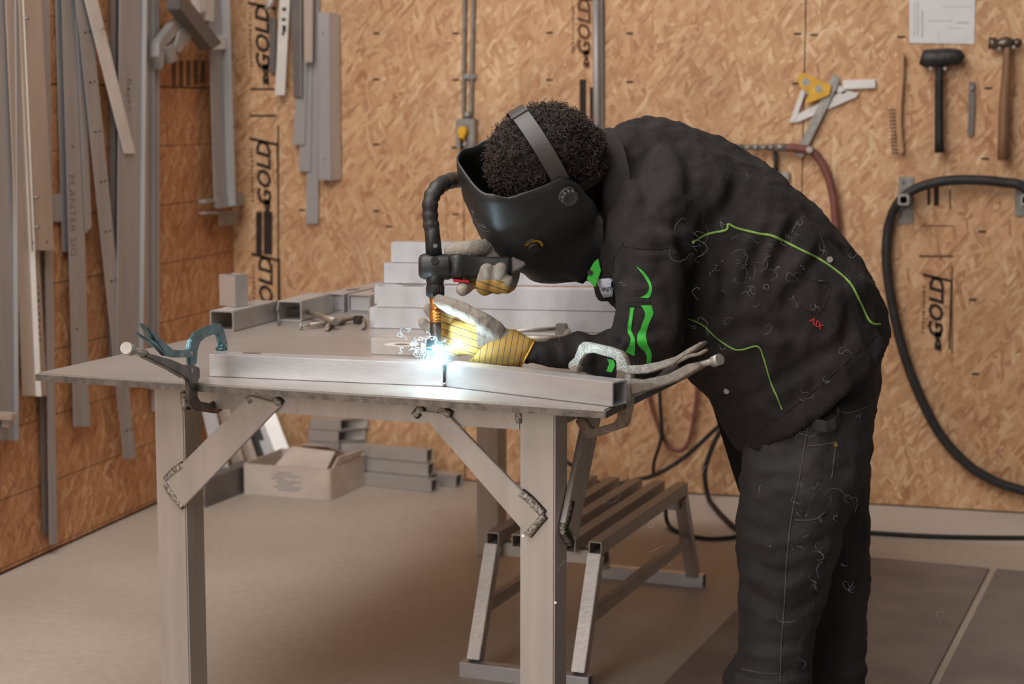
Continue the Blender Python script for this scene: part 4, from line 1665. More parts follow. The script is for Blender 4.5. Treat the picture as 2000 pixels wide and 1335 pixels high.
def loft_sections(mb, secs, n=28, p=.85):
    """secs: (back_px, front_px, depth_centre, half_width)"""
    rs = []
    for (bx, by), (fx, fy), dc, hw in secs:
        A_, B_ = pd(bx, by, dc), pd(fx, fy, dc)
        c = (A_ + B_) / 2
        h = (A_ - B_) / 2
        ring = []
        for k in range(n):
            a = 2 * math.pi * k / n
            ca, sa = math.cos(a), math.sin(a)
            ring.append(c + h * math.copysign(abs(ca) ** p, ca) - HFW * hw * math.copysign(abs(sa) ** p, sa))
        rs.append(ring)
    mb.rings(rs)


DC = 3.90
TORSO = [((1186, 262), (1162, 530), 3.86, .10), ((1215, 238), (1166, 580), 3.85, .165), ((1290, 236), (1222, 618), DC, .20), ((1400, 270), (1275, 660), DC, .205),
         ((1500, 330), (1318, 700), DC, .205), ((1600, 418), (1352, 735), DC, .215), ((1680, 512), (1388, 768), DC, .215), ((1720, 600), (1414, 826), DC, .215),
         ((1730, 648), (1436, 880), DC, .22)]


def folds(me, amp, sc, seed=0.0, ridge=True):
    off_ = Vector((seed, seed * 1.7, seed * .3))
    nv = [v.normal.copy() for v in me.vertices]
    for v, n in zip(me.vertices, nv):
        p_ = v.co
        q = Vector((p_.x * sc[0], p_.y * sc[1], p_.z * sc[2])) + off_
        a = noise.noise(q)
        if ridge:
            a = 1 - 2 * abs(a) * 1.6
        c_ = noise.noise(q * 2.3)
        v.co = p_ + n * (amp * (a * .7 + c_ * .5))


def creases(me, lines):
    """sculpt cloth folds: a valley with a soft ridge beside it, along lines over the near side"""
    n = len(me.vertices)
    co = np.empty(n * 3)
    no = np.empty(n * 3)
    me.vertices.foreach_get('co', co)
    me.vertices.foreach_get('normal', no)
    co, no = co.reshape(-1, 3), no.reshape(-1, 3)
    v = co - C0
    z = v @ FWD
    px = np.stack([1000 + F_PX * (v @ RGT) / z, 667.5 - F_PX * (v @ UPV) / z], 1)
    near = np.clip((-(no @ FWD) + .15) / .5, 0, 1)
    disp = np.zeros(n)
    for pts, wd, dep in lines:
        P = np.array(smooth_path([(x, y, 0) for x, y in pts], 6))[:, :2]
        best = np.full(n, 1e9)
        sgn = np.zeros(n)
        tt = np.zeros(n)
        for i in range(len(P) - 1):
            a, e_ = P[i], P[i + 1] - P[i]
            t = np.clip(((px - a) @ e_) / (e_ @ e_), 0, 1)
            r = px - (a + t[:, None] * e_)
            d = np.hypot(r[:, 0], r[:, 1])
            c = e_[0] * r[:, 1] - e_[1] * r[:, 0]
            m = d < best
            best[m] = d[m]
            sgn[m] = np.sign(c[m])
            tt[m] = (i + t[m]) / (len(P) - 1)
        fade = np.sin(np.pi * np.clip(tt, .04, .96)) ** .6
        sd_ = best * sgn
        disp += near * fade * dep * (-np.exp(-(sd_ / wd) ** 2) + .75 * np.exp(-((sd_ - 1.9 * wd) / (1.2 * wd)) ** 2))
    me.vertices.foreach_set('co', (co + no * disp[:, None]).ravel())
    me.update()


# --- body: one continuous figure inside the clothes
bm_ = MB()
loft_sections(bm_, [(((b_[0] * .8 + f_[0] * .2), (b_[1] * .8 + f_[1] * .2)), ((f_[0] * .78 + b_[0] * .22), (f_[1] * .78 + b_[1] * .22)), d_, w_ * .72)
                    for b_, f_, d_, w_ in TORSO[1:]] + [((1690, 720), (1490, 860), 3.92, .15)])
limb(bm_, [(pd(1200, 390, 3.86), .062), (pd(1150, 375, 3.82), .056), (pd(1105, 350, 3.79), .055)])
limb(bm_, [(pd(1285, 395, 3.74), .06), (pd(1262, 480, 3.70), .055), (pd(1256, 600, 3.68), .048), (pd(1250, 672, 3.68), .040), (pd(1150, 692, 3.70), .020), (pd(1040, 690, 3.69), .014),
           (pd(985, 672, 3.69), .014)])
limb(bm_, [(pd(1275, 420, 4.04), .055), (pd(1220, 490, 4.03), .045), (pd(1180, 505, 4.00), .040), (pd(1100, 485, 3.98), .022), (pd(1030, 480, 3.88), .016)])
limb(bm_, [(pd(1600, 740, 3.86), .10), (pd(1572, 870, 3.85), .095), (pd(1545, 1000, 3.84), .08), (pd(1532, 1100, 3.84), .07), (pd(1522, 1200, 3.84), .062), (pd(1512, 1310, 3.84), .058),
           (pd(1510, 1420, 3.84), .05)])
limb(bm_, [(pd(1610, 740, 4.0), .10), (pd(1610, 870, 4.05), .09), (pd(1610, 1000, 4.06), .075), (pd(1622, 1100, 4.06), .065), (pd(1625, 1200, 4.06), .06), (pd(1620, 1310, 4.06), .055),
           (pd(1618, 1375, 4.06), .05)])
# head frame: forward, left (towards viewer), up
_t = -FWD
HL = nrm(RGT * .36 - UPV * .56 + _t * .745)
HF = nrm(RGT * -.85 - UPV * .515 + _t * .02)
HF = nrm(HF - HL * (HF @ HL))
HU = np.cross(HF, HL)
HO = pd(1069, 326, 3.71)


def hd(f, l, u):
    return HO + HF * f + HL * l + HU * u


bm_.sphere(hd(.005, 0, .030), (.094, .076, .094), 18, ax=(HF, HL, HU))
bm_.sphere(hd(.035, 0, -.055), (.062, .058, .075), 16, ax=(HF, HL, HU))
bm_.sphere(hd(.100, 0, -.025), (.018, .014, .026), 10, ax=(HF, HL, HU))
bm_.sphere(hd(.088, 0, -.070), (.016, .026, .012), 10, ax=(HF, HL, HU))
bm_.sphere(hd(.085, 0, .022), (.016, .055, .014), 10, ax=(HF, HL, HU))
for s_ in (-1, 1):
    bm_.sphere(hd(.0, s_ * .082, -.01), (.020, .012, .032), 10, ax=(HF, HL, HU))
    bm_.sphere(hd(.084, s_ * .032, .002), (.010, .014, .010), 10, ax=(HF, HL, HU))
me = remeshed(bm_, .010, 3)
person = link_obj('person', me, M['skin'], None, origin=np.append(pd(1570, 1400, 3.93)[:2], 0.0))
tag(person, 'person in black jacket, work trousers and welding helmet leaning over the table', 'person')

# --- jacket
jb = MB()
loft_sections(jb, TORSO)
limb(jb, [(pd(1300, 380, 3.80), .115), (pd(1275, 440, 3.72), .098), (pd(1272, 520, 3.665), .076), (pd(1272, 590, 3.655), .071), (pd(1264, 650, 3.66), .070), (pd(1238, 690, 3.68), .058),
          (pd(1180, 694, 3.70), .046), (pd(1110, 692, 3.70), .038), (pd(1038, 690, 3.69), .033)], sub=6)
limb(jb, [(pd(1300, 380, 4.0), .11), (pd(1255, 440, 4.05), .09), (pd(1215, 500, 4.03), .066), (pd(1180, 508, 4.01), .055), (pd(1100, 485, 3.98), .040), (pd(1055, 478, 3.93), .034)], sub=6)
# collar stand
ring = []
me_j = remeshed(jb, .009, 6)
folds(me_j, .010, (6, 6, 5), 3.0)
folds(me_j, .006, (15, 15, 9), 9.0)
folds(me_j, .0025, (34, 34, 22), 14.0)
me_j.update()
creases(me_j, [([(1322, 450), (1340, 520), (1340, 600), (1328, 690)], 11, .022), ([(1218, 482), (1280, 488), (1330, 480)], 6, .006),
               ([(1500, 455), (1470, 520), (1440, 600)], 12, .010), ([(1560, 420), (1530, 480), (1505, 540)], 11, .010), ([(1440, 350), (1420, 400), (1380, 450)], 13, .009),
               ([(1610, 480), (1570, 540), (1530, 600)], 12, .010), ([(1200, 636), (1250, 652), (1300, 640)], 8, .009), ([(1205, 520), (1240, 548), (1290, 540)], 8, .008),
               ([(1212, 490), (1216, 530), (1208, 580)], 7, .009), ([(1370, 690), (1460, 640), (1560, 650)], 14, .012), ([(1440, 790), (1540, 730), (1650, 660)], 13, .010),
               ([(1225, 300), (1262, 380), (1240, 460)], 13, .012), ([(1310, 262), (1350, 330), (1340, 400)], 15, .010), ([(1105, 664), (1118, 690), (1116, 712)], 6, .006),
               ([(1148, 652), (1166, 686), (1160, 716)], 7, .008), ([(1075, 668), (1084, 690), (1082, 710)], 5, .005), ([(1200, 680), (1215, 660), (1225, 640)], 7, .009),
               ([(1480, 720), (1490, 770), (1530, 800)], 10, .007), ([(1650, 560), (1660, 620), (1640, 690)], 13, .009), ([(1400, 520), (1420, 570), (1400, 630)], 13, .010),
               ([(1245, 420), (1290, 440), (1350, 430)], 12, .009)])
jv = bvh_of(me_j)
jacket = link_obj('jacket', me_j, M['jacket'], person)
tag(jacket, 'black cotton welding jacket with green piping')


def collar_pt(t, w, out):
    c = pd(1176, 388, 3.845)
    return c + UPV * math.cos(t) * (.140 + out) + _t * math.sin(t) * (.150 + out) - RGT * (w + .012 + .012 * math.cos(t)) + RGT * .030 * abs(math.sin(t))


cb = MB()
for o0, o1 in ((0, 1),):
    rs = []
    for w, out in ((-.035, .012), (-.01, .006), (.012, -.002), (.024, -.012), (.022, -.018), (.008, -.010), (-.012, -.003), (-.035, .004)):
        rs.append([collar_pt(2 * math.pi * k / 48, w, out) for k in range(48)])
    cb.rings(rs, cap=False)
co = cb.obj('collar', M['jacket'], jacket)
me_c = co.data
cvb = BVHTree.FromPolygons([Vector(v.co) + Vector(WLOC[co.name]) for v in me_c.vertices], [tuple(p.vertices) for p in me_c.polygons])
b = MB()
q = 3.715
b.prism([pd(x, y, q) for x, y in ((1168, 504), (1174, 528), (1163, 561), (1146, 545), (1153, 524), (1160, 512))], HFW, .004)
ct = b.obj('collar_lining', M['green'], jacket, bevel=.001)
b = MB()
p_ = pd(1152, 532, q - .003)
b.cyl(p_, p_ + _t * .003, .0055, 12)
b.obj('snap', M['black_plastic'], ct)
# green piping and appliques
for pts, r in (([(1352, 474), (1380, 458), (1418, 449), (1422, 438), (1440, 446), (1480, 456), (1512, 462), (1560, 486), (1600, 506), (1640, 534), (1662, 556), (1680, 590),
                 (1695, 622), (1706, 632), (1718, 633)], .0026),
               ([(1344, 622), (1372, 634), (1400, 660), (1430, 680), (1450, 682), (1480, 676), (1492, 700), (1505, 745), (1520, 780), (1528, 800)], .0017)):
    b = MB()
    surf_line(b, jv, pts, r, .0008)
    b.obj('piping', M['piping'], jacket)
for lf, rt in (([(1243, 520), (1258, 540), (1268, 560), (1262, 574), (1250, 581)], [(1246, 522), (1264, 538), (1273, 560), (1271, 576), (1266, 582)]),
               ([(1252, 596), (1260, 612), (1254, 634), (1245, 655), (1246, 672), (1262, 690), (1262, 708)], [(1272, 596), (1276, 612), (1268, 630), (1262, 652), (1264, 668), (1272, 688), (1271, 708)]),
               ([(1232, 600), (1230, 620), (1226, 645), (1232, 664), (1222, 686)], [(1240, 600), (1236, 622), (1234, 645), (1240, 665), (1240, 694)]),
               ([(1186, 700), (1190, 710), (1184, 724)], [(1198, 702), (1202, 712), (1196, 726)])):
    b = MB()
    surf_patch(b, jv, lf, rt, .0018)
    if len(b.bm.faces):
        b.obj('applique', M['green'], jacket)
# seams, flap pocket, snaps
for pts in ([(1215, 480), (1280, 486), (1352, 476)], [(1220, 470), (1198, 510), (1200, 560)], [(1590, 550), (1622, 558), (1596, 612), (1540, 578)],
            [(1728, 640), (1660, 700), (1560, 786), (1450, 862)], [(1224, 588), (1270, 590)], [(1616, 612), (1650, 690)],
            [(1224, 596), (1268, 598)]):
    b = MB()
    surf_line(b, jv, pts, .0012, .0005)
    b.obj('seam', M['jacket'], jacket)
for x, y, r, mm in ((1620, 507, .0065, 'bolt'), (1589, 543, .007, 'black_plastic'), (1419, 763, .006, 'bolt')):
    p_ = cast(jv, x, y, .001)
    if p_ is not None:
        b = MB()
        b.cyl(p_, p_ + _t * .003, r, 14)
        b.obj('snap', M[mm], jacket)
p_ = cast(jv, 1594, 631, .002)
put_text('embroidered_tag', 'ASX', .016, p_, nrm(RGT * .8 - UPV * .6), nrm(RGT * .6 + UPV * .8), M['redtext'], jacket, 0, .0004, .0008)
# printed white band at the chest
b = MB()
surf_patch(b, jv, [(1166, 545), (1170, 556), (1174, 567), (1178, 579)], [(1198, 541), (1198, 553), (1197, 565), (1196, 576)], .003, 4, 10)
lb = b.obj('name_band', M['label'], jacket)
me_l = text_mesh('ellingto', 13.0, 0.0, 0, 0)
for v in me_l.vertices:
    q_ = cast(jv, 1184 + v.co.x, 561 - v.co.y - v.co.x * .10, .0042)
    v.co = Vector(q_) if q_ is not None else Vector(cast(jv, 1184, 561, .004))
link_obj('lettering', me_l, M['black_plastic'], lb)
# far front flap hanging below
b = MB()
b.prism([pd(x, y, 4.06) for x, y in ((1376, 740), (1420, 760), (1448, 850), (1462, 915), (1446, 966), (1432, 925), (1400, 820))], HFW, .03)
b.obj('front_flap', M['jacket'], jacket, bevel=.006)
b = MB()
b.prism([pd(x, y, 3.93) for x, y in ((1404, 770), (1416, 775), (1452, 852), (1446, 868), (1440, 860))], HFW, .10)
b.obj('hem_fold', M['jacket'], jacket, bevel=.006)

# --- trousers
tb = MB()
loft_sections(tb, [((1715, 640), (1470, 800), 3.93, .19), ((1712, 740), (1452, 850), 3.93, .20), ((1702, 800), (1450, 880), 3.93, .195)], p=.9)
limb(tb, [(pd(1590, 780, 3.85), .128), (pd(1576, 870, 3.83), .136), (pd(1547, 1000, 3.82), .116), (pd(1533, 1100, 3.82), .102), (pd(1522, 1200, 3.82), .085), (pd(1512, 1285, 3.82), .080),
          (pd(1500, 1325, 3.82), .092), (pd(1498, 1350, 3.82), .090), (pd(1498, 1380, 3.82), .080)], n=20)
limb(tb, [(pd(1600, 780, 4.0), .125), (pd(1605, 870, 4.04), .110), (pd(1608, 1000, 4.05), .102), (pd(1618, 1100, 4.05), .092), (pd(1622, 1200, 4.05), .083), (pd(1620, 1290, 4.05), .082),
          (pd(1615, 1325, 4.05), .084)], n=20)
me_t = remeshed(tb, .009, 5)
folds(me_t, .005, (8, 8, 13), 21.0)
folds(me_t, .003, (18, 18, 26), 31.0)
me_t.update()
creases(me_t, [([(1446, 1080), (1510, 1120), (1580, 1110)], 11, .010), ([(1450, 1150), (1520, 1190), (1580, 1200)], 11, .010), ([(1555, 1070), (1600, 1060), (1640, 1030)], 9, .008),
               ([(1460, 950), (1520, 930), (1570, 950)], 12, .008), ([(1428, 1296), (1500, 1316), (1590, 1304)], 9, .012), ([(1440, 1250), (1500, 1262), (1580, 1248)], 9, .008),
               ([(1560, 1190), (1590, 1170), (1610, 1150)], 8, .007), ([(1470, 870), (1500, 900), (1560, 890)], 11, .008), ([(1600, 900), (1640, 930), (1670, 900)], 11, .008),
               ([(1450, 1020), (1500, 1040), (1550, 1030)], 10, .008), ([(1640, 1150), (1670, 1130), (1695, 1140)], 9, .008), ([(1610, 1290), (1650, 1300), (1690, 1284)], 9, .010)])
tv_ = bvh_of(me_t)
trousers = link_obj('trousers', me_t, M['pants'], person)
tag(trousers, 'black carpenter work trousers')
for pts in ([(1587, 772), (1580, 820), (1572, 870), (1560, 940), (1546, 1010), (1537, 1090), (1532, 1180), (1526, 1260), (1524, 1330)],
            [(1626, 738), (1625, 770), (1640, 802), (1668, 804), (1698, 792)], [(1576, 871), (1606, 868), (1636, 863)], [(1500, 834), (1540, 842), (1576, 842)],
            [(1632, 870), (1628, 905), (1624, 935)], [(1552, 1015), (1590, 1014), (1612, 998)], [(1448, 1306), (1490, 1314), (1524, 1316)]):
    b = MB()
    surf_line(b, tv_, pts, .0016, .0006)
    b.obj('seam', M['seam'], trousers)
for x, y in ((1629, 775), (1632, 868)):
    p_ = cast(tv_, x, y, .001)
    b = MB()
    b.cyl(p_, p_ + _t * .003, .0045, 12)
    b.obj('rivet', M['brass'], trousers)
b = MB()
P = []
for x, y, o_ in ((1584, 822, .002), (1590, 828, .012), (1610, 832, .022), (1628, 826, .022), (1637, 812, .014), (1632, 796, .004)):
    P.append((cast(tv_, x, y, .002) + _t * o_))
for a_, c_ in zip(P[:-1], P[1:]):
    up_ = UPV * .012
    b._add([a_ - up_, c_ - up_, c_ + up_, a_ + up_, a_ - up_ - _t * .002, c_ - up_ - _t * .002, c_ + up_ - _t * .002, a_ + up_ - _t * .002],
           [(0, 1, 2, 3), (7, 6, 5, 4), (0, 4, 5, 1), (3, 2, 6, 7)])
b.obj('hammer_loop', M['pants'], trousers)


# --- boots (mostly below the frame)
def boot(ankle_px, d):
    a_ = pd(ankle_px, 1335, d)
    g = np.array([a_[0], a_[1], 0])
    if d > 3.95:
        g = g + np.array([0, 0, 0])
    f_ = -RGT
    s_ = HFW
    rs = []
    for x, w, h in ((-.085, .030, .05), (-.075, .040, .085), (-.03, .044, .13), (.02, .045, .115), (.08, .046, .085), (.14, .050, .07), (.18, .044, .062), (.20, .028, .045)):
        c = g + f_ * x + ZV * (.008 + h / 2)
        rs.append([c + s_ * w * math.cos(t) + ZV * h / 2 * math.sin(t) for t in [2 * math.pi * k / 16 for k in range(16)]])
    b_ = MB()
    b_.rings(rs)
    b_.tube([g + ZV * .07, g + ZV * .16, g + ZV * .26], [.048, .05, .052], 14)
    o_ = b_.obj('boot', M['boot'], person)
    b_ = MB()
    b_.prism([g + f_ * x + s_ * w for x, w in ((-.09, -.03), (.0, -.045), (.14, -.052), (.2, -.03), (.2, .03), (.14, .052), (0, .045), (-.09, .03))], ZV, .018, center=False)
    b_.obj('sole', M['black_rubber'], o_, bevel=.003)


boot(1505, 3.82)
boot(1617, 4.05)

# --- hair: short dense curls over a dark base
hb = MB()
hb.sphere(hd(.002, 0, .038), (.112, .092, .092), 24, ax=(HF, HL, HU))
hb.sphere(hd(-.055, 0, .000), (.070, .080, .075), 18, ax=(HF, HL, HU))
me_h = remeshed(hb, .008, 3)
folds(me_h, .006, (40, 40, 40), 5.0, False)
hv = bvh_of(me_h)
hair = link_obj('hair', me_h, M['hair_base'], person)
tag(hair, 'short dark curly hair')
cu = MB()
rnd = random.Random(3)
polys = [(p.center.copy(), p.normal.copy()) for p in me_h.polygons]
horig = Vector(WLOC[hair.name])
for k in range(5200):
    c_, n_ = polys[rnd.randrange(len(polys))]
    c_ = np.array(c_ + horig)
    n_ = np.array(n_)
    rel = c_ - HO
    if rel @ HU < -.02 and rel @ HF > -.02:
        continue
    if rel @ HF > .085 and rel @ HU < .0:
        continue
    if n_ @ _t < -.55:
        continue
    if abs(rel @ HF) < .020 and rel @ HU > -.02:
        continue
    ax_ = nrm(n_ + np.array([rnd.gauss(0, .5) for _ in range(3)]))
    X, Y, Z = frame_from(ax_, np.array([rnd.gauss(0, 1) for _ in range(3)]))
    rr = rnd.uniform(.0025, .006)
    turns = rnd.uniform(.8, 1.7)
    ln = rnd.uniform(.010, .022)
    ph = rnd.uniform(0, 6.28)
    pts = []
    for i in range(8):
        t_ = i / 7
        a = ph + t_ * turns * 6.28
        pts.append(c_ - n_ * .003 + Z * ln * t_ + (X * math.cos(a) + Y * math.sin(a)) * rr)
    cu.tube(pts, .0007, 3, cap=False)
cu.obj('curls', M['hair'], hair)['kind'] = 'stuff'

# --- welding helmet
def lerp_tab(tab, x):
    for (x0, y0), (x1, y1) in zip(tab[:-1], tab[1:]):
        if x <= x1:
            k = (x - x0) / (x1 - x0)
            k = k * k * (3 - 2 * k)
            return y0 + (y1 - y0) * k
    return tab[-1][1]


NS, NV_ = 44, 16
S_MAX = 1.42


def shell_pt(s, v, inset=0.0):
    """s: -1..1 is the front half round, beyond that the cheeks run back; v: 0 rim .. 1 chin"""
    a_s = abs(s)
    ht = lerp_tab([(0, .096), (.45, .084), (.8, .062), (1.05, .046), (1.25, .022), (1.42, -.050)], a_s)
    hb_ = lerp_tab([(0, -.195), (.3, -.200), (.55, -.225), (.85, -.245), (1.1, -.205), (1.25, -.160), (1.42, -.10)], a_s)
    h = ht + (hb_ - ht) * v
    af = lerp_tab([(-.25, .108), (-.19, .148), (-.10, .188), (.0, .180), (.05, .168), (.1, .153)], h) - inset
    w = lerp_tab([(-.25, .080), (-.15, .100), (-.05, .115), (.1, .113)], h) - inset
    p = .53
    if a_s <= 1:
        ang = s * math.pi / 2
        f = af * abs(math.cos(ang)) ** p
        l = w * math.copysign(abs(math.sin(ang)) ** p, s)
    else:
        f = -(a_s - 1) * .105
        l = math.copysign(w, s)
    # flared lower cheek
    if a_s > .8 and v > .72:
        l += math.copysign((v - .72) * .05, s)
    return hd(f + .004, l, h)


hm_ = MB()
grid, gin = [], []
for j in range(NV_ + 1):
    v = j / NV_
    grid.append([shell_pt(S_MAX * (2 * i / NS - 1), v) for i in range(NS + 1)])
    gin.append([shell_pt(S_MAX * (2 * i / NS - 1), v, .0035) for i in range(NS + 1)])
V1 = [[hm_.bm.verts.new(tuple(p)) for p in r] for r in grid]
V2 = [[hm_.bm.verts.new(tuple(p)) for p in r] for r in gin]
for j in range(NV_):
    for i in range(NS):
        f = hm_.bm.faces.new([V1[j][i], V1[j][i + 1], V1[j + 1][i + 1], V1[j + 1][i]])
        f.smooth = True
        f = hm_.bm.faces.new([V2[j][i + 1], V2[j][i], V2[j + 1][i], V2[j + 1][i + 1]])
        f.smooth = True
        f.material_index = 1
for j in range(NV_):
    hm_.bm.faces.new([V1[j][0], V1[j + 1][0], V2[j + 1][0], V2[j][0]])
    hm_.bm.faces.new([V1[j + 1][NS], V1[j][NS], V2[j][NS], V2[j + 1][NS]])
for i in range(NS):
    hm_.bm.faces.new([V1[0][i + 1], V1[0][i], V2[0][i], V2[0][i + 1]])
    hm_.bm.faces.new([V1[NV_][i], V1[NV_][i + 1], V2[NV_][i + 1], V2[NV_][i]])
helmet = hm_.obj('welding_helmet', [M['helmet'], M['helmet_in']], person, fix=False)
tag(helmet, 'matt black welding helmet with side dial')
hv_ = BVHTree.FromPolygons([Vector(v.co) + Vector(WLOC[helmet.name]) for v in helmet.data.vertices], [tuple(p.vertices) for p in helmet.data.polygons])
# pivot knob
p_ = cast(hv_, 1108, 380, 0)
b = MB()
nn_ = HL
b.cyl(p_ - nn_ * .002, p_ + nn_ * .007, .0195, 20)
for k in range(10):
    a = k * 2 * math.pi / 10
    b.cyl(p_ + (HF * math.cos(a) + HU * math.sin(a)) * .0145, p_ + (HF * math.cos(a) + HU * math.sin(a)) * .0135 + nn_ * .017, .0042, 8)
b.cyl(p_, p_ + nn_ * .015, .012, 16)
b.obj('pivot_knob', M['strap'], helmet)
# shade dial with yellow ticks
p_ = cast(hv_, 1041, 481, 0)
h_ = hv_.ray_cast(Vector(C0), Vector(nrm(ray(1041, 481))))
nd = np.array(h_[1])
nd = nd if nd @ _t > 0 else -nd
X, Y, Z = frame_from(nd, HU)
b = MB()
b.cyl(p_ - Z * .003, p_ + Z * .002, .0225, 24)
b.obj('dial_recess', M['black_plastic'], helmet)
b = MB()
b.cyl(p_ - Z * .002, p_ + Z * .010, .0130, 24, r2=.012)
b.obj('shade_dial', M['black_rubber'], helmet)
for k in range(15):
    a = math.radians(-75 + 150 * k / 14)
    dr = nrm(UPV - Z * (UPV @ Z)) * math.cos(a) + np.cross(Z, nrm(UPV - Z * (UPV @ Z))) * math.sin(a)
    c_ = p_ + Z * .0026 + dr * .0180
    b = MB()
    b.box(c_, (.0026, .0006, .0005), (dr, np.cross(Z, dr), Z))
    b.obj('tick', M['tick'], helmet)
# scuffed logo strokes on the front
for pts, r in (([(912, 410), (916, 418), (922, 420), (930, 430)], .0009), ([(921, 410), (926, 418), (924, 432), (928, 440), (924, 444)], .0014),
               ([(930, 434), (938, 440), (950, 444)], .0012), ([(934, 442), (944, 448), (956, 453)], .0010), ([(940, 436), (946, 446)], .0007),
               ([(946, 438), (951, 448)], .0007)):
    b = MB()
    surf_line(b, hv_, pts, r, .0002)
    if len(b.bm.faces):
        b.obj('worn_logo', M['scuff'], helmet)
# headgear: strap over the crown and band round the skull
st_ = MB()
rs = []
for i in range(49):
    a = math.radians(-100 + 200 * i / 48)
    c = hd(.000, math.sin(a) * .106, .040 + math.cos(a) * .101)
    nrm_ = nrm(HL * math.sin(a) + HU * math.cos(a))
    w = .0175
    rs.append([c - HF * w, c + HF * w, c + HF * w + nrm_ * .003, c - HF * w + nrm_ * .003])
st_.rings(rs, smooth=False)
sg = st_.obj('crown_strap', M['strap'], helmet)
st_ = MB()
a = math.radians(-16)
for a in (math.radians(-6), ):
    c = hd(.000, math.sin(a) * .106, .040 + math.cos(a) * .101)
    n2 = nrm(HL * math.sin(a) + HU * math.cos(a))
    t2 = np.cross(HF, n2)
    st_.box(c + n2 * .003, (.0195, .006, .0025), (HF, t2, n2))
st_.obj('buckle', M['strap'], sg, bevel=.001)
st_ = MB()
rs = []
for i in range(25):
    a = math.radians(95 + 170 * i / 24)
    c = hd(math.cos(a) * .098 - .012, math.sin(a) * .094, -.012 - .03 * max(0, -math.cos(a)))
    n2 = nrm(HF * math.cos(a) + HL * math.sin(a))
    rs.append([c - HU * .011, c + HU * .011, c + HU * .011 + n2 * .003, c - HU * .011 + n2 * .003])
st_.rings(rs, smooth=False)
st_.obj('headband', M['black_plastic'], helmet)

# ------------------------------------------------------------------ welding torch
TD = 3.67
tor = thing('welding_torch', pd(851, 690, TD), 'black fume-extraction welding torch held over the glowing joint', 'welding torch')


def tp(x, y, d=TD):
    return pd(x, y, d)


b = MB()
P = smooth_path([tp(1260, 600, 4.32), tp(1200, 470, 4.25), tp(1080, 380, 4.18), tp(960, 348, 4.02), tp(905, 350, 3.85), tp(880, 353, 3.76), tp(857, 364, 3.695), tp(842, 388, 3.67), tp(840, 420, TD), tp(843, 448, TD)], 8)
b.tube(P, [.0165 + .0012 * math.sin(i * 1.3) for i in range(len(P))], 14)
b.obj('extraction_hose', M['black_tape'], tor)
b = MB()
b.tube([tp(843, 440), tp(845, 462), tp(848, 500)], [.0155, .0158, .0172], 16)
b.obj('upper_barrel', M['black_plastic'], tor)
for x, y in ((850, 480),):
    b = MB()
    b.cyl(tp(x, y, TD - .010), tp(x, y, TD - .020), .0045, 12)
    b.obj('screw', M['galv'], tor)
b = MB()
b.tube([tp(818, 520), tp(821, 520), tp(828, 520), tp(875, 521), tp(881, 521)], [.018, .0235, .0265, .0265, .0245], 18)
b.obj('joint_body', M['black_plastic'], tor)
b = MB()
b.cyl(tp(849, 508, TD - .02), tp(849, 508, TD - .030), .008, 14)
b.obj('button', M['black_rubber'], tor)
b = MB()
hx_ = nrm(tp(998, 524) - tp(881, 521))
rs = []
for x, hh, ww in ((879, .0255, .0215), (904, .0255, .0215), (906, .0225, .019), (950, .0215, .018), (990, .0225, .018), (998, .0215, .017)):
    c = tp(x, 520 + (x - 880) * .02)
    ring = []
    for k in range(16):
        a = 2 * math.pi * k / 16
        ring.append(c + UPV * hh * math.copysign(abs(math.cos(a)) ** .55, math.cos(a)) + _t * ww * math.copysign(abs(math.sin(a)) ** .55, math.sin(a)))
    rs.append(ring)
b.rings(rs)
b.obj('handle', M['black_plastic'], tor)
b = MB()
b.prism([tp(998, 500), tp(1028, 513), tp(1022, 520), tp(998, 534)], HFW, .024)
b.obj('tail', M['alu_dark'], tor, bevel=.003)
b = MB()
b.prism([tp(884, 543, TD - .004), tp(917, 547, TD - .004), tp(916, 551, TD - .004), tp(886, 550, TD - .004)], HFW, .022)
b.obj('trigger', M['red_plastic'], tor, bevel=.001)
b = MB()
b.tube([tp(849, 530), tp(850, 548), tp(850, 556)], [.019, .0185, .0165], 18)
b.obj('lower_barrel', M['black_plastic'], tor)
b = MB()
b.tube([tp(850, 554), tp(850, 557), tp(850, 577), tp(850, 581)], [.015, .0178, .0175, .013], 20)
for k in range(22):
    a = 2 * math.pi * k / 22
    o_ = (RGT * math.cos(a) + HFW * math.sin(a)) * .0178
    b.cyl(tp(850, 558) + o_, tp(850, 577) + o_, .0012, 5)
b.obj('knurled_collar', M['black_rubber'], tor)
b = MB()
b.tube([tp(848, 577), tp(849, 592), tp(850, 608)], [.0105, .0095, .0098], 16)
b.obj('copper_neck', M['copper'], tor)
b = MB()
P = [tp(850 + i * .05, 606 + i * 1.5) for i in range(17)]
b.tube(P, [.0108 + (.0018 if (i // 2) % 2 else 0) for i in range(17)], 18)
b.obj('threaded_ring', M['copper'], tor)
b = MB()
arc = pd(855, 694, 3.632)
b.tube([tp(851, 630), tp(851, 648, 3.661), tp(852, 650, 3.66), tp(853, 672, 3.648), tp(853, 685, 3.641)], [.0118, .0118, .0112, .0108, .0092], 18)
b.obj('gas_nozzle', M['nozzle'], tor)
b = MB()
b.cyl(tp(853, 682, 3.643), arc, .0012, 8)
b.obj('wire_tip', M['copper'], tor)

# ------------------------------------------------------------------ gloves
def glove(name, label, build, yellow, cuff=None):
    g = MB()
    build(g)
    me_ = remeshed(g, .0036, 3)
    folds(me_, .0012, (45, 45, 45), 2.0)
    o_ = link_obj(name, me_, [M['glove'], M['glove_y2']], person)
    tag(o_, label)
    for p in me_.polygons:
        c = np.array(p.center) + WLOC[o_.name]
        v = c - C0
        z = v @ FWD
        if yellow(1000 + F_PX * (v @ RGT) / z, 667.5 - F_PX * (v @ UPV) / z, z):
            p.material_index = 1
    return o_


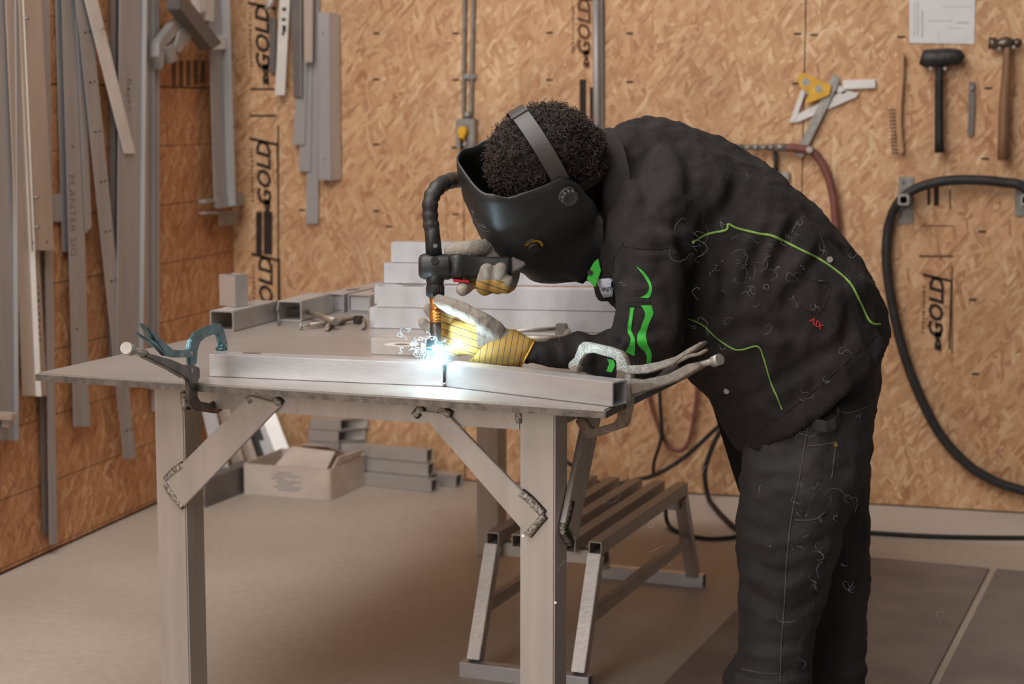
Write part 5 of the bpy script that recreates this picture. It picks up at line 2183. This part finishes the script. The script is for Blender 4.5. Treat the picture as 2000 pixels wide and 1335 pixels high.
def left_hand(g):
    limb(g, [(pd(990, 672, 3.69), .030), (pd(960, 662, 3.69), .034), (pd(930, 650, 3.69), .036), (pd(905, 645, 3.695), .030)])
    limb(g, [(pd(935, 668, 3.685), .030), (pd(905, 664, 3.69), .028)])
    limb(g, [(pd(968, 645, 3.67), .020), (pd(940, 627, 3.655), .0195), (pd(912, 611, 3.65), .0178), (pd(880, 597, 3.645), .0168), (pd(857, 586, 3.645), .0125)])
    limb(g, [(pd(912, 622, 3.71), .018), (pd(875, 612, 3.715), .0150), (pd(846, 612, 3.712), .0125), (pd(836, 602, 3.706), .0105)])
    limb(g, [(pd(905, 640, 3.72), .018), (pd(865, 640, 3.725), .0145), (pd(838, 640, 3.722), .0120), (pd(824, 628, 3.715), .0095)])
    limb(g, [(pd(905, 660, 3.715), .018), (pd(880, 664, 3.72), .0150), (pd(868, 662, 3.705), .0125)])
    limb(g, [(pd(915, 676, 3.705), .017), (pd(888, 682, 3.70), .0140), (pd(876, 678, 3.69), .0120)])


gl = glove('glove', 'grey leather left glove with yellow striped back, steadying the nozzle', left_hand,
           lambda x, y, z: (862 < x < 930 and y > 606 and z < 3.72 and not (y < 606 + (x - 850) * .34)) or (x > 925 and y > 676))
# striped cuff
ca, cb_ = pd(955, 676, 3.69), pd(1031, 690, 3.69)
ax_ = nrm(cb_ - ca)
M['cuff_y'] = striped('yellow_striped_cuff', srgb(206, 166, 88), srgb(66, 66, 82), ax_, .0118, .10)
b = MB()
X, Y, Z = frame_from(ax_, UPV)
rs = []
for t_, r in ((-.10, .038), (.05, .0405), (.3, .0405), (.55, .037), (.8, .033), (1.0, .0285), (1.0, .0255), (.8, .030), (.3, .035)):
    c = ca + (cb_ - ca) * t_
    rs.append([c + X * r * 1.02 * math.cos(a) + Y * r * .9 * math.sin(a) + ax_ * ((.030 - .021 * max(0, t_)) * math.cos(a)) + (X * .0025 * math.sin(5 * a + t_ * 6)) for a in [2 * math.pi * k / 28 for k in range(28)]])
b.rings(rs, cap=False)
b.obj('cuff', M['cuff_y'], gl)
b = MB()
c = ca + (cb_ - ca) * 1.0
b.tube([c + X * .0288 * math.cos(a) + Y * .0255 * math.sin(a) + ax_ * .009 * math.cos(a) for a in [2 * math.pi * k / 28 for k in range(29)]], .002, 6)
b.obj('cuff_binding', M['yellow'], gl)


def right_hand(g):
    limb(g, [(pd(1045, 476, 3.92), .028), (pd(1008, 482, 3.83), .030), (pd(965, 503, 3.735), .032), (pd(935, 515, 3.72), .028)])
    limb(g, [(pd(970, 528, 3.72), .030), (pd(940, 535, 3.715), .022)])
    limb(g, [(pd(1005, 482, 3.81), .022), (pd(968, 482, 3.735), .0205), (pd(930, 485, 3.685), .0180), (pd(897, 487, 3.675), .0170), (pd(880, 490, 3.672), .0145)])
    limb(g, [(pd(935, 530, 3.712), .017), (pd(918, 552, 3.70), .0160), (pd(906, 562, 3.675), .0150), (pd(902, 566, 3.655), .0125)])
    limb(g, [(pd(958, 525, 3.712), .0165), (pd(950, 560, 3.695), .0160), (pd(944, 556, 3.662), .0160), (pd(951, 527, 3.642), .0145)])
    limb(g, [(pd(982, 525, 3.712), .0160), (pd(974, 558, 3.695), .0155), (pd(970, 553, 3.662), .0150), (pd(978, 525, 3.642), .0138)])
    limb(g, [(pd(1005, 525, 3.715), .0140), (pd(996, 556, 3.695), .0135), (pd(984, 560, 3.668), .0128), (pd(992, 546, 3.650), .0110)])


glove('glove', 'grey leather right glove gripping the torch handle', right_hand, lambda x, y, z: x > 922 and y > 548 - (x - 930) * .05 and not (x > 985 and y < 560))

# ------------------------------------------------------------------ the arc, its glow and smoke
ar = thing('welding_arc', arc, 'blinding blue-white welding arc under the torch nozzle', 'welding arc')
b = MB()
b.sphere(arc, .0062, 14)
b.obj('arc_core', emit_mat('arc_core', (.85, .95, 1, 1), 60), ar)
lp = bpy.data.lights.new('arc_light', 'POINT')
lp.energy = 2.2
lp.color = (.55, .85, 1.0)
lp.shadow_soft_size = .006
lo = bpy.data.objects.new('arc_light', lp)
COL.objects.link(lo)
lo.location = Vector(arc + ZV * .008 - HFW * .004)

# glowing fume right above the arc
m_, nt_, bs_ = new_mat('arc_fume')
nt_.nodes.remove(bs_)
tc_ = nt_.nodes.new('ShaderNodeTexCoord')
ln_ = nt_.nodes.new('ShaderNodeVectorMath')
ln_.operation = 'LENGTH'
nt_.links.new(tc_.outputs['Object'], ln_.inputs[0])
mr_ = nt_.nodes.new('ShaderNodeMapRange')
mr_.inputs[1].default_value, mr_.inputs[2].default_value = 0.0, .052
mr_.inputs[3].default_value, mr_.inputs[4].default_value = 1.0, 0.0
nt_.links.new(ln_.outputs['Value'], mr_.inputs[0])
pw_ = nt_.nodes.new('ShaderNodeMath')
pw_.operation = 'POWER'
pw_.inputs[1].default_value = 2.6
nt_.links.new(mr_.outputs[0], pw_.inputs[0])
ml_ = nt_.nodes.new('ShaderNodeMath')
ml_.operation = 'MULTIPLY'
ml_.inputs[1].default_value = 110.0
nt_.links.new(pw_.outputs[0], ml_.inputs[0])
em_ = nt_.nodes.new('ShaderNodeEmission')
em_.inputs[0].default_value = (.30, .78, 1.0, 1)
nt_.links.new(ml_.outputs[0], em_.inputs[1])
nt_.links.new(em_.outputs[0], nt_.nodes['Material Output'].inputs['Volume'])
b = MB()
b.sphere(arc, .055, 20)
b.obj('glowing_fume', m_, ar, origin=arc)

# smoke: fine curling threads
m_, nt_, bs_ = new_mat('smoke_thread')
bs_.inputs['Base Color'].default_value = (.8, .82, .9, 1)
bs_.inputs['Roughness'].default_value = 1
bs_.inputs['Alpha'].default_value = .14
M['smoke'] = m_
rnd = random.Random(11)


def curl(mb, c, size, r, n=14, wild=1.0):
    d = nrm(np.array([rnd.gauss(0, 1), rnd.gauss(0, .6), rnd.gauss(0, 1)]))
    p_ = np.array(c, float)
    pts = [p_.copy()]
    w_ = np.array([rnd.gauss(0, 1) for _ in range(3)]) * wild
    for i in range(n):
        w_ = w_ * .8 + np.array([rnd.gauss(0, 1) for _ in range(3)]) * .55 * wild
        d = nrm(d + np.cross(w_, d) * .45)
        p_ = p_ + d * size / n
        pts.append(p_.copy())
    pts = smooth_path(pts, 3)
    k_ = len(pts)
    mb.tube(pts, [r * (.25 + .75 * math.sin(math.pi * (i + .5) / k_)) for i in range(k_)], 4, cap=False)


sm = MB()
for k in range(120):
    u_ = rnd.random()
    if u_ < .55:
        x, y = rnd.gauss(1480, 90), rnd.gauss(520, 70)
        d_ = rnd.uniform(3.50, 3.62)
    elif u_ < .8:
        x, y = rnd.gauss(1620, 50), rnd.gauss(1020, 160)
        d_ = rnd.uniform(3.52, 3.66)
    else:
        x, y = rnd.gauss(1280, 130), rnd.gauss(880, 130)
        d_ = rnd.uniform(3.2, 3.6)
        if y < 820:
            continue
    if d_ > 3.4 and x < 1330 and y < 760:
        continue
    curl(sm, pd(x, y, d_), rnd.uniform(.02, .07), rnd.uniform(.00015, .0004), wild=rnd.uniform(.4, 1.6))
for x, y, d_ in ((1310, 480, 3.5), (1340, 430, 3.5), (1210, 560, 3.5), (1100, 640, 3.5), (1010, 900, 3.4), (1050, 960, 3.4), (1090, 1120, 3.3), (980, 800, 3.3), (1850, 1190, 3.5)):
    curl(sm, pd(x, y, d_), .06, .0003)
tag(sm.obj('welding_smoke', M['smoke']), 'fine pale threads of welding smoke drifting before the dark clothes', 'smoke', kind='stuff')
sm = MB()
for k in range(46):
    x, y = 838 + rnd.gauss(0, 18), 668 + rnd.gauss(0, 12)
    curl(sm, arc + RGT * rnd.gauss(-.022, .022) + ZV * abs(rnd.gauss(.012, .014)) - HFW * rnd.uniform(0, .02), rnd.uniform(.02, .055), rnd.uniform(.0003, .0007), wild=1.8)
for x, y in ((787, 642), (795, 648), (783, 655)):
    curl(sm, pd(x, y, 3.62), .04, .0006, wild=2)
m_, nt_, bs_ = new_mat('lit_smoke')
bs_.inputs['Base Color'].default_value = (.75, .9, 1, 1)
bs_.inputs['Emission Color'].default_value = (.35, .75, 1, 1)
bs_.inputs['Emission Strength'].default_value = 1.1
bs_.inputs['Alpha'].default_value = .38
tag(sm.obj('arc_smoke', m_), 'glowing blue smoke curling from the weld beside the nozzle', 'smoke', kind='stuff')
spark_m = emit_mat('spark', (1, .85, .8, 1), 14)
for x, y, d_, lab in ((1085, 1176, 3.55, 'tiny glowing spark falling beside the front right table leg'), (1021, 1046, 3.5, 'tiny orange spark at the lower end of the right brace'),
                      (445, 760, 3.70, 'tiny glint of a spark on the left end of the workpiece'), (913, 711, 3.58, 'tiny bright spark just right of the weld joint')):
    b = MB()
    b.sphere(pd(x, y, d_), .0016, 8)
    tag(b.obj('spark', spark_m), lab, 'spark', 'welding sparks')
